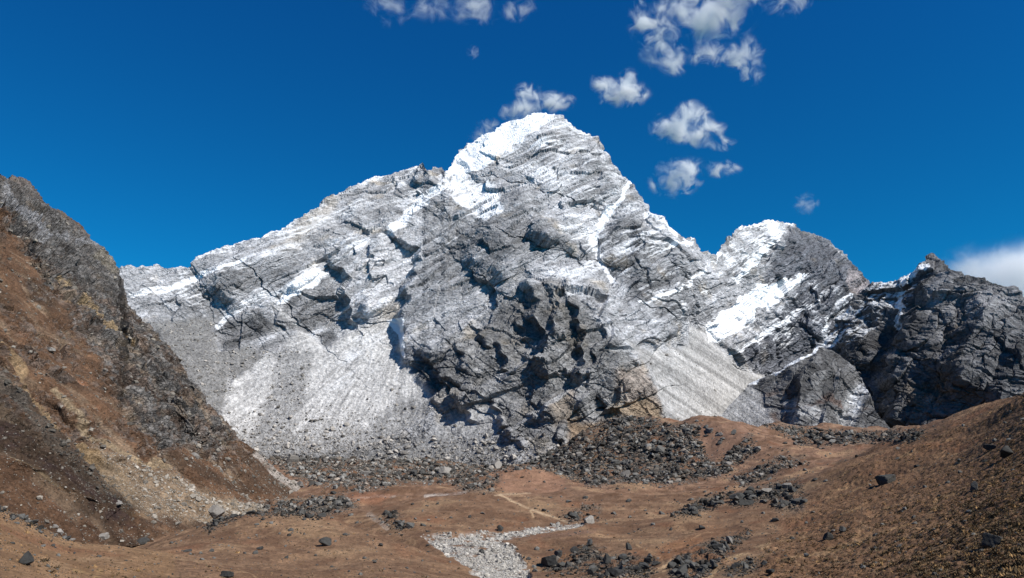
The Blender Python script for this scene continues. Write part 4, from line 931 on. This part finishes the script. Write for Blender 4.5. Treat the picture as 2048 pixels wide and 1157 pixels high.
fmask = np.maximum.reduce([1.3 * sstep(850, 915, FPY) * (FPX < 1120), sstep(800, 900, FPY) * poly(FPX, FPY, S1, 10), .35 * poly(FPX, FPY, S1b, 10), .35 * poly(FPX, FPY, [(560, 690), (620, 700), (610, 800), (560, 880), (480, 890), (540, 780)], 10), .35 * poly(FPX, FPY, [(700, 890), (790, 800), (868, 800), (850, 840), (780, 905)], 12), .5 * sstep(880, 930, FPY) * poly(FPX, FPY, S2, 10), .02 * poly(FPX, FPY, S3, 10), .015 * poly(FPX, FPY, S1, 5), .3 * poly(FPX, FPY, [(980, 850), (1130, 870), (1350, 840), (1350, 920), (980, 920)], 10)])
pos5, _ = pick(FPX, FPY, FP, (FPY < 940), fmask, 16000, rs)
r5 = np.minimum(.6 * (rs.pareto(2.3, len(pos5)) + 1), 5.5 * sstep(500, 900, proj(pos5[:, 0], pos5[:, 1], pos5[:, 2])[1]) + .3) * pos5[:, 1] / F
o = merge_rocks('scree', pos5, r5, M_mid, LOW, rs)
tag(o, label='grey scree blocks at the foot of the great rock face', cat='scree', kind='stuff')
# ---- single boulders
def ground_at(px, py):
    """nearest ground point seen along a sight line"""
    d = np.where(vis, (gpx - px) ** 2 + (gpy - py) ** 2, 1e9)
    return GP.reshape(-1, 3)[int(d.argmin())]
def hill_at(px, py):
    d = (HPX - px) ** 2 + (HPY - py) ** 2
    return HP.reshape(-1, 3)[int(d.argmin())]
def boulder_proto(k, mat):
    p, f = HIGH[k]
    me = bpy.data.meshes.new('boulder')
    me.from_pydata([tuple(q) for q in p], [], [tuple(int(z) for z in q) for q in f])
    a = me.attributes.new('tone', 'FLOAT_COLOR', 'POINT'); a.data.foreach_set('color', np.ones(len(p) * 4, f32))
    me.materials.append(mat); me.update()
    return me
PRO = {(k, m.name): boulder_proto(k, m) for k in range(12) for m in (M_dark, M_mid, M_light, M_black)}
def boulder(P, rad, mat, label, group=None, sc=(1, 1, 1), rz=None, k=None, tilt=.25, sink=.25):
    k = rs.randint(12) if k is None else k
    o = bpy.data.objects.new('boulder', PRO[(k, mat.name)])
    COL.objects.link(o)
    o.scale = (rad * sc[0], rad * sc[1], rad * sc[2])
    o.rotation_euler = (rs.uniform(-tilt, tilt), rs.uniform(-tilt, tilt), rs.uniform(0, 6.28) if rz is None else rz)
    o.location = (P[0], P[1], P[2] + rad * sc[2] * (.6 - sink))
    tag(o, label, 'boulder', group)
    return o
SOLO = [  # column, row of the foot, half width in photo px, material, label, height factor
    (652, 1092, 10, 'd', 'dark pointed boulder standing alone on the brown hummock at left centre', 1.3),
    (50, 1128, 14, 'd', 'big dark boulder on the near slope in the bottom left corner', 1.3),
    (519, 1100, 6, 'd', 'small dark stone on the left flank of the near hummock', 1.0),
    (424, 1104, 5, 'd', 'small dark rock on the crest between the near slope and hummock', .8),
    (280, 1090, 14, 'd', 'low dark outcrop block on the left crest below the brown slope', .6),
    (375, 1104, 7, 'd', 'flat dark rock on the crest left of the hummock', .6),
    (455, 1155, 11, 'd', 'dark block cut by the bottom edge of the left foreground', .8),
    (1178, 1046, 11, 'm', 'large grey boulder at the head of the stream bed', 1.1),
    (1150, 1038, 9, 'd', 'dark boulder just left of the grey one above the stream', .9),
    (963, 1106, 7, 'd', 'dark square boulder in the middle of the pale stream bed', .9),
    (1258, 1100, 8, 'd', 'upright dark boulder above the central boulder heap', 1.4),
    (1098, 1130, 16, 'd', 'long dark leaning boulder beside the right bank of the stream', .9),
    (1118, 1112, 9, 'd', 'dark boulder at the upper end of the leaning one by the stream', 1.0),
    (1215, 1128, 11, 'd', 'tall dark block at the left end of the central heap', 1.2),
    (1290, 1138, 12, 'd', 'broad dark slab at the right end of the central heap', .7),
    (1232, 1150, 13, 'd', 'dark boulder at the bottom of the central heap', .9),
    (1355, 1128, 12, 'd', 'dark angular boulder at the left end of the right heap', 1.0),
    (1365, 1150, 14, 'd', 'big dark boulder at the foot of the right heap', 1.0),
    (1440, 1098, 12, 'd', 'grey black boulder in the pale patch of the right heap', .8),
    (1460, 1086, 9, 'm', 'grey boulder at the upper end of the right heap', .9),
    (1404, 1058, 7, 'd', 'small dark stone above the reddish bank', .9),
    (1470, 1136, 10, 'd', 'dark boulder at the bottom right of the moraine heaps', .8),
    (1533, 988, 12, 'm', 'pale grey boulder on the low stony rise right of centre', .9),
    (1474, 998, 12, 'd', 'dark wedge shaped boulder at the left of the stony rise', .8),
    (1492, 1010, 17, 'd', 'wide dark slab at the foot of the stony rise', .5),
    (1575, 975, 12, 'm', 'grey slab at the upper right of the stony rise', .6),
    (1592, 1006, 14, 'd', 'flat dark ledge of rock below the stony rise', .4),
    (1552, 1042, 6, 'd', 'small dark triangular stone on the tan shelf', 1.0),
    (1771, 968, 15, 'd', 'big dark boulder half way up the right slope', 1.2),
    (1655, 1080, 8, 'd', 'dark rounded boulder casting a long shadow on the right slope', 1.2),
    (1685, 1062, 8, 'd', 'dark boulder uphill of the shadowed round one', 1.0),
    (2015, 912, 15, 'd', 'large dark boulder high on the right edge of the slope', 1.0),
    (1980, 900, 12, 'd', 'dark craggy rock left of the one at the right edge', .8),
    (1985, 1092, 17, 'd', 'big dark boulder low on the right slope near the corner', 1.1),
    (1950, 980, 10, 'd', 'dark boulder on the middle of the right slope', 1.2),
    (1540, 1148, 9, 'd', 'dark boulder at the bottom of the right slope', .8),
    (1420, 865, 9, 'm', 'pale boulder on the moraine crest right of centre', .8),
    (1437, 872, 6, 'm', 'narrow pale stone beside the boulder on the moraine crest', .9),
    (1468, 868, 8, 'd', 'dark stone right of the pale ones on the moraine crest', .7),
    (1230, 927, 7, 'd', 'dark boulder among the reddish rubble under the buttress', 1.0),
    (1252, 950, 10, 'm', 'flat topped pale boulder in the moraine rubble right of centre', .7),
    (1340, 968, 6, 'm', 'pale boulder at the lower rim of the dark rubble fan', .9),
    (1320, 905, 9, 'd', 'dark split rock on the moraine below the buttress foot', 1.2),
    (992, 936, 13, 'm', 'pale flat boulder in the boulder field left of the turf mound', .7),
    (890, 946, 14, 'm', 'grey brown boulder in front of the boulder field', .8),
    (828, 952, 9, 'd', 'dark boulder at the lower edge of the boulder field', 1.0),
    (735, 952, 12, 'm', 'broad grey boulder in the left of the boulder field', .9),
    (660, 892, 12, 'd', 'dark boulder at the top left of the boulder field below the scree', .9),
    (583, 926, 10, 'm', 'pale boulder beside the left hillside foot', .9),
    (630, 928, 7, 'm', 'white faced boulder right of the pale one by the hillside foot', .7),
    (903, 912, 12, 'm', 'tan slab lying above the boulder field', .6),
    (970, 905, 11, 'm', 'grey pointed boulder near the scree foot of the buttress', .9),
    (1000, 1062, 7, 'd', 'dark boulder on the bank above the stream bed', 1.0),
    (700, 1012, 7, 'm', 'grey boulder on the reddish bank left of centre', .8),
    (668, 988, 6, 'd', 'dark rock at the left end of the reddish bank', .8),
]
MM = {'d': M_dark, 'm': M_mid}
for px, py, hw, mt, lab, hf in SOLO:
    P = ground_at(px, py)
    boulder(P, hw * P[1] / F, M_black if mt == 'd' and P[1] < 700 else MM[mt], lab, None, (1, .9, min(hf, 1.15)), sink=.2)
for px, py, hw, mt, lab, hf in [(430, 1032, 16, 'm', 'large grey boulder at the foot of the pale talus fan', .9), (425, 1050, 9, 'm', 'small pale boulder below the big one at the talus foot', .7), (247, 1002, 13, 'm', 'pale slab at the lower end of the grey stone stripe', .5),
                                (382, 1014, 8, 'm', 'white stone in the middle of the talus fan', .6), (455, 968, 11, 'm', 'grey boulder on the brown toe of the left hillside', .8), (545, 1000, 10, 'd', 'dark boulder at the right toe of the left hillside', .9),
                                (600, 975, 9, 'm', 'round grey boulder at the tip of the left hillside', .9), (125, 1060, 9, 'm', 'yellowish pale block in the gully at far left', .8), (150, 1072, 8, 'm', 'pale flat stone at the end of the left gully', .6),
                                (115, 1050, 9, 'm', 'pale stone at the upper end of the left gully', .6), (215, 1068, 9, 'm', 'grey rock on the brown shoulder left of centre', .9), (105, 700, 9, 'm', 'grey block high on the brown left hillside', .8),
                                (400, 905, 9, 'm', 'white rock on the rim of the left hillside spur', .9), (450, 930, 9, 'm', 'pale white rock below the spur of the left hillside', .8)]:
    P = hill_at(px, py)
    boulder(P, hw * P[1] / F, MM[mt], lab, None, (1, .9, hf), sink=.2)
FIELD = {0: ('grey angular boulder among the boulder field at the foot of the scree', 'boulders in the field below the scree'),
         1: ('dark boulder in the moraine rubble below the rock buttress', 'boulders in the moraine rubble'),
         8: ('grey boulder in the stone band at the toe of the left hillside', 'boulders at the toe of the left hillside'),
         10: ('dark boulder in the cluster on the right bank of the stream', 'boulders on the stream bank'),
         11: ('dark boulder in the central foreground heap', 'boulders of the central foreground heap'),
         12: ('dark boulder in the foreground heap right of centre', 'boulders of the right foreground heap')}
for i in big:
    lab, grp = FIELD.get(int(fld[i]), ('dark boulder lying in one of the small stone patches on the turf', 'boulders in small patches on the turf'))
    boulder(pos[i], r[i], (M_dark if rs.rand() < .35 else M_black) if pos[i][1] < 560 else (M_mid if rs.rand() < .45 else M_dark), lab, grp, (1, rs.uniform(.7, 1), rs.uniform(.6, 1.1)))
# ================================================================ low scrub on the right-hand slope
def clump(rs):
    V, Fc = [], []
    for _ in range(16):
        a = rs.uniform(0, 6.28); e = rs.uniform(.35, 1.4); L_ = rs.uniform(.5, 1.0)
        d = np.array([math.cos(a) * math.cos(e), math.sin(a) * math.cos(e), math.sin(e)])
        s_ = np.cross(d, [0, 0, 1]); s_ /= np.linalg.norm(s_) + 1e-6
        b = np.array([rs.uniform(-.35, .35), rs.uniform(-.35, .35), -.15])
        wd = rs.uniform(.08, .2)
        k = len(V)
        V += [b - s_ * wd * .5, b + s_ * wd * .5, b + d * L_ * .6 + s_ * wd, b + d * L_]
        Fc += [(k, k + 1, k + 2), (k, k + 2, k + 3)]
    return np.array(V), np.array(Fc)
CL = [clump(rs) for _ in range(14)]
def scrub_mat(name, c):
    m = bpy.data.materials.new(name); m.use_nodes = True; t = m.node_tree; b = t.nodes['Principled BSDF']; b.inputs['Roughness'].default_value = .9; b.inputs['Specular IOR Level'].default_value = .1
    at = NN(t, 'ShaderNodeAttribute', attribute_name='tone'); mx = NN(t, 'ShaderNodeMix', data_type='RGBA', blend_type='MULTIPLY'); mx.inputs[0].default_value = 1
    mx.inputs[6].default_value = (*c, 1); t.links.new(at.outputs['Color'], mx.inputs[7]); t.links.new(mx.outputs[2], b.inputs['Base Color'])
    return m
M_scrub = scrub_mat('dwarf_scrub', (.10, .075, .045))
pos6, _ = pick(gpx, gpy, GP, vis, np.clip(.5 * rub * (GY < 560) * sstep(-.3, .1, n2) + .10 * sstep(.1, .3, n2) * (GY < 700) + fh * (sstep(-.1, .25, n2 + .5 * n3) + .12 + .002 * np.clip(gpx - 1750, 0, 400)) + .02, 0, 2), 26000, rs, ga)
r6 = rs.uniform(.25, .7, len(pos6)) * np.where(rs.rand(len(pos6)) < .08, 2.0, 1.0)
r6 = np.maximum(r6, 1.6 * pos6[:, 1] / F) 
t6 = rs.uniform(.5, 1.6, len(pos6))[:, None] * np.where(rs.rand(len(pos6), 1) < .25, np.array([[2.6, 2.2, 1.7]]), np.array([[1., 1., 1.]]))
o = merge_rocks('scrub', pos6, r6, M_scrub, CL, rs, t6, sink=.6)
tag(o, label='low brown tufts and dwarf scrub covering the right hand slope', cat='scrub', kind='stuff')
M_grass = scrub_mat('dry_grass', (.24, .15, .082))
pos7, _ = pick(gpx, gpy, GP, vis & (GY < 900), (1 - stream) * (1 - rub) * (.3 + sstep(-.2, .3, n2)), 30000, rs, ga)
r7 = np.maximum(rs.uniform(.2, .5, len(pos7)), rs.uniform(.7, 2.0, len(pos7)) * pos7[:, 1] / F)
CG = [(v_[:32], f_[:16]) for v_, f_ in CL]
o = merge_rocks('grass', pos7, r7, M_grass, CG, rs, (.25 + 1.5 * rs.rand(len(pos7)) ** 1.3)[:, None] * np.ones(3), sink=.75)
tag(o, label='short dry tussock grass growing over the brown valley floor', cat='grass', kind='stuff')
# ================================================================ clouds
def cloud(lobes, Yc, label, dens=.012, seed=0, nsc=1.0, thr=.0, group=None, amp=1.15):
    cs = []
    for px, py, rx, ry in lobes:
        dx, dz = ray(px, py); k = Yc / F
        cs.append((dx * Yc, Yc + rs.uniform(-.3, .3) * rx * k, dz * Yc, rx * k * 1.6, (rx + ry) * .65 * k, ry * k * 1.6))
    cs = np.array(cs); c0 = cs[:, :3].mean(0)
    v, f = ico(3); V, Fc = [], []
    for k, c in enumerate(cs):
        V.append(v * (c[3:6] * 1.0) + c[:3] - c0); Fc.append(f + k * len(v))
    me = bpy.data.meshes.new('cloud'); V = np.concatenate(V); Fc = np.concatenate(Fc)
    me.from_pydata([tuple(q) for q in V], [], [tuple(int(z) for z in q) for q in Fc])
    o = bpy.data.objects.new('cloud', me); COL.objects.link(o); o.location = c0
    if len(cs) > 1:
        md = o.modifiers.new('union', 'REMESH'); md.mode = 'VOXEL'; md.voxel_size = float(min(cs[:, 3:6].min() / 4, 60))
    m = bpy.data.materials.new('cloud_vapour'); m.use_nodes = True; t = m.node_tree; t.nodes.clear(); L = t.links.new
    out = NN(t, 'ShaderNodeOutputMaterial'); pv = NN(t, 'ShaderNodeVolumePrincipled'); L(pv.outputs[0], out.inputs['Volume'])
    pv.inputs['Color'].default_value = (1, 1, 1, 1); pv.inputs['Anisotropy'].default_value = -0.3
    tc = NN(t, 'ShaderNodeTexCoord')
    cur = None
    for c in cs:
        s1 = NN(t, 'ShaderNodeVectorMath', operation='SUBTRACT'); L(tc.outputs['Object'], s1.inputs[0]); s1.inputs[1].default_value = tuple(c[:3] - c0)
        s2 = NN(t, 'ShaderNodeVectorMath', operation='DIVIDE'); L(s1.outputs[0], s2.inputs[0]); s2.inputs[1].default_value = tuple(c[3:6])
        s3 = NN(t, 'ShaderNodeVectorMath', operation='LENGTH'); L(s2.outputs[0], s3.inputs[0])
        s4 = NN(t, 'ShaderNodeMath', operation='SUBTRACT'); s4.inputs[0].default_value = 1.0; L(s3.outputs['Value'], s4.inputs[1])
        if cur is None: cur = s4.outputs[0]
        else:
            s5 = NN(t, 'ShaderNodeMath', operation='SMOOTH_MAX'); s5.inputs[2].default_value = .2; L(cur, s5.inputs[0]); L(s4.outputs[0], s5.inputs[1]); cur = s5.outputs[0]
    rr_ = float(np.median(cs[:, 3:6]))
    of = NN(t, 'ShaderNodeVectorMath', operation='ADD'); of.inputs[1].default_value = (seed * 977.0, seed * 313.0, 55.0); L(tc.outputs['Object'], of.inputs[0])
    n = NN(t, 'ShaderNodeTexNoise'); n.inputs['Scale'].default_value = nsc * 1.25 / rr_; n.inputs['Detail'].default_value = 8; n.inputs['Roughness'].default_value = .64; n.inputs['Distortion'].default_value = .8
    L(of.outputs[0], n.inputs['Vector'])
    a = NN(t, 'ShaderNodeMath', operation='MULTIPLY_ADD'); L(n.outputs['Fac'], a.inputs[0]); a.inputs[1].default_value = amp * 4.4; a.inputs[2].default_value = -amp * 2.2 - .46 - thr
    b = NN(t, 'ShaderNodeMath', operation='ADD'); L(cur, b.inputs[0]); L(a.outputs[0], b.inputs[1])
    mr = NN(t, 'ShaderNodeMapRange'); mr.interpolation_type = 'SMOOTHERSTEP'; mr.inputs['From Min'].default_value = -.3; mr.inputs['From Max'].default_value = 1.35; mr.inputs['To Max'].default_value = dens * 1.8
    L(b.outputs[0], mr.inputs['Value'])
    ins = NN(t, 'ShaderNodeMapRange'); ins.interpolation_type = 'SMOOTHSTEP'; ins.inputs['From Min'].default_value = 0.0; ins.inputs['From Max'].default_value = .4; L(cur, ins.inputs['Value'])
    mu = NN(t, 'ShaderNodeMath', operation='MULTIPLY'); L(mr.outputs[0], mu.inputs[0]); L(ins.outputs[0], mu.inputs[1])
    L(mu.outputs[0], pv.inputs['Density'])
    me.materials.append(m)
    tag(o, label, 'cloud', group)
    return o
cloud([(1040, 222, 34, 20), (1105, 210, 36, 18), (1058, 185, 26, 16)], 7400, 'small white cloud rising just behind the snowy summit', .014, 1)
cloud([(975, 256, 24, 18), (958, 275, 20, 14)], 7400, 'thin wisp of cloud left of the snowy summit', .005, 2)
cloud([(1245, 190, 44, 22), (1210, 165, 24, 18), (1256, 165, 20, 24)], 7600, 'small puffy white cloud right of and above the summit', .016, 3)
cloud([(1362, 252, 46, 26), (1398, 268, 44, 22), (1448, 284, 28, 13), (1384, 226, 34, 22)], 7600, 'white cloud high over the right ridge, upper of the pair', .016, 4)
cloud([(1352, 362, 42, 24), (1366, 340, 46, 18), (1440, 338, 32, 14)], 7600, 'white cloud just above the right ridge, lower of the pair', .017, 5)
cloud([(1318, 70, 42, 60), (1290, 35, 30, 40), (1345, 115, 30, 34)], 7600, 'tall ragged white cloud at the top right of centre', .013, 6, thr=.16)
cloud([(1435, 18, 70, 50), (1375, 10, 50, 34), (1490, -10, 60, 30), (1580, 0, 50, 24)], 7600, 'large white cloud cut off by the top edge of the sky', .013, 7, thr=.12)
cloud([(1425, 102, 48, 20), (1480, 112, 40, 30), (1502, 142, 24, 24), (1345, 128, 20, 20)], 7600, 'ragged white cloud hanging below the large one at the top', .011, 8, thr=.16)
cloud([(780, 8, 44, 34), (865, 0, 60, 26)], 7600, 'faint veil of cloud at the top edge left of centre', .0035, 9, thr=.15)
cloud([(950, 24, 44, 28), (1035, 18, 34, 22)], 7600, 'faint pair of wisps at the top edge near centre', .0045, 10)
cloud([(1615, 408, 22, 18)], 7600, 'tiny faint wisp above the right snowy peak', .0045, 11)
cloud([(945, 105, 12, 12)], 7600, 'tiniest puff alone in the blue left of centre', .005, 12)
cloud([(2040, 550, 150, 50), (1950, 545, 70, 34), (2150, 550, 180, 70), (2080, 600, 150, 50), (1990, 590, 100, 50)], 8800, 'broad soft white cloud bank behind the dark peak at the right edge', .008, 13, nsc=.7, amp=.5, thr=-.1)
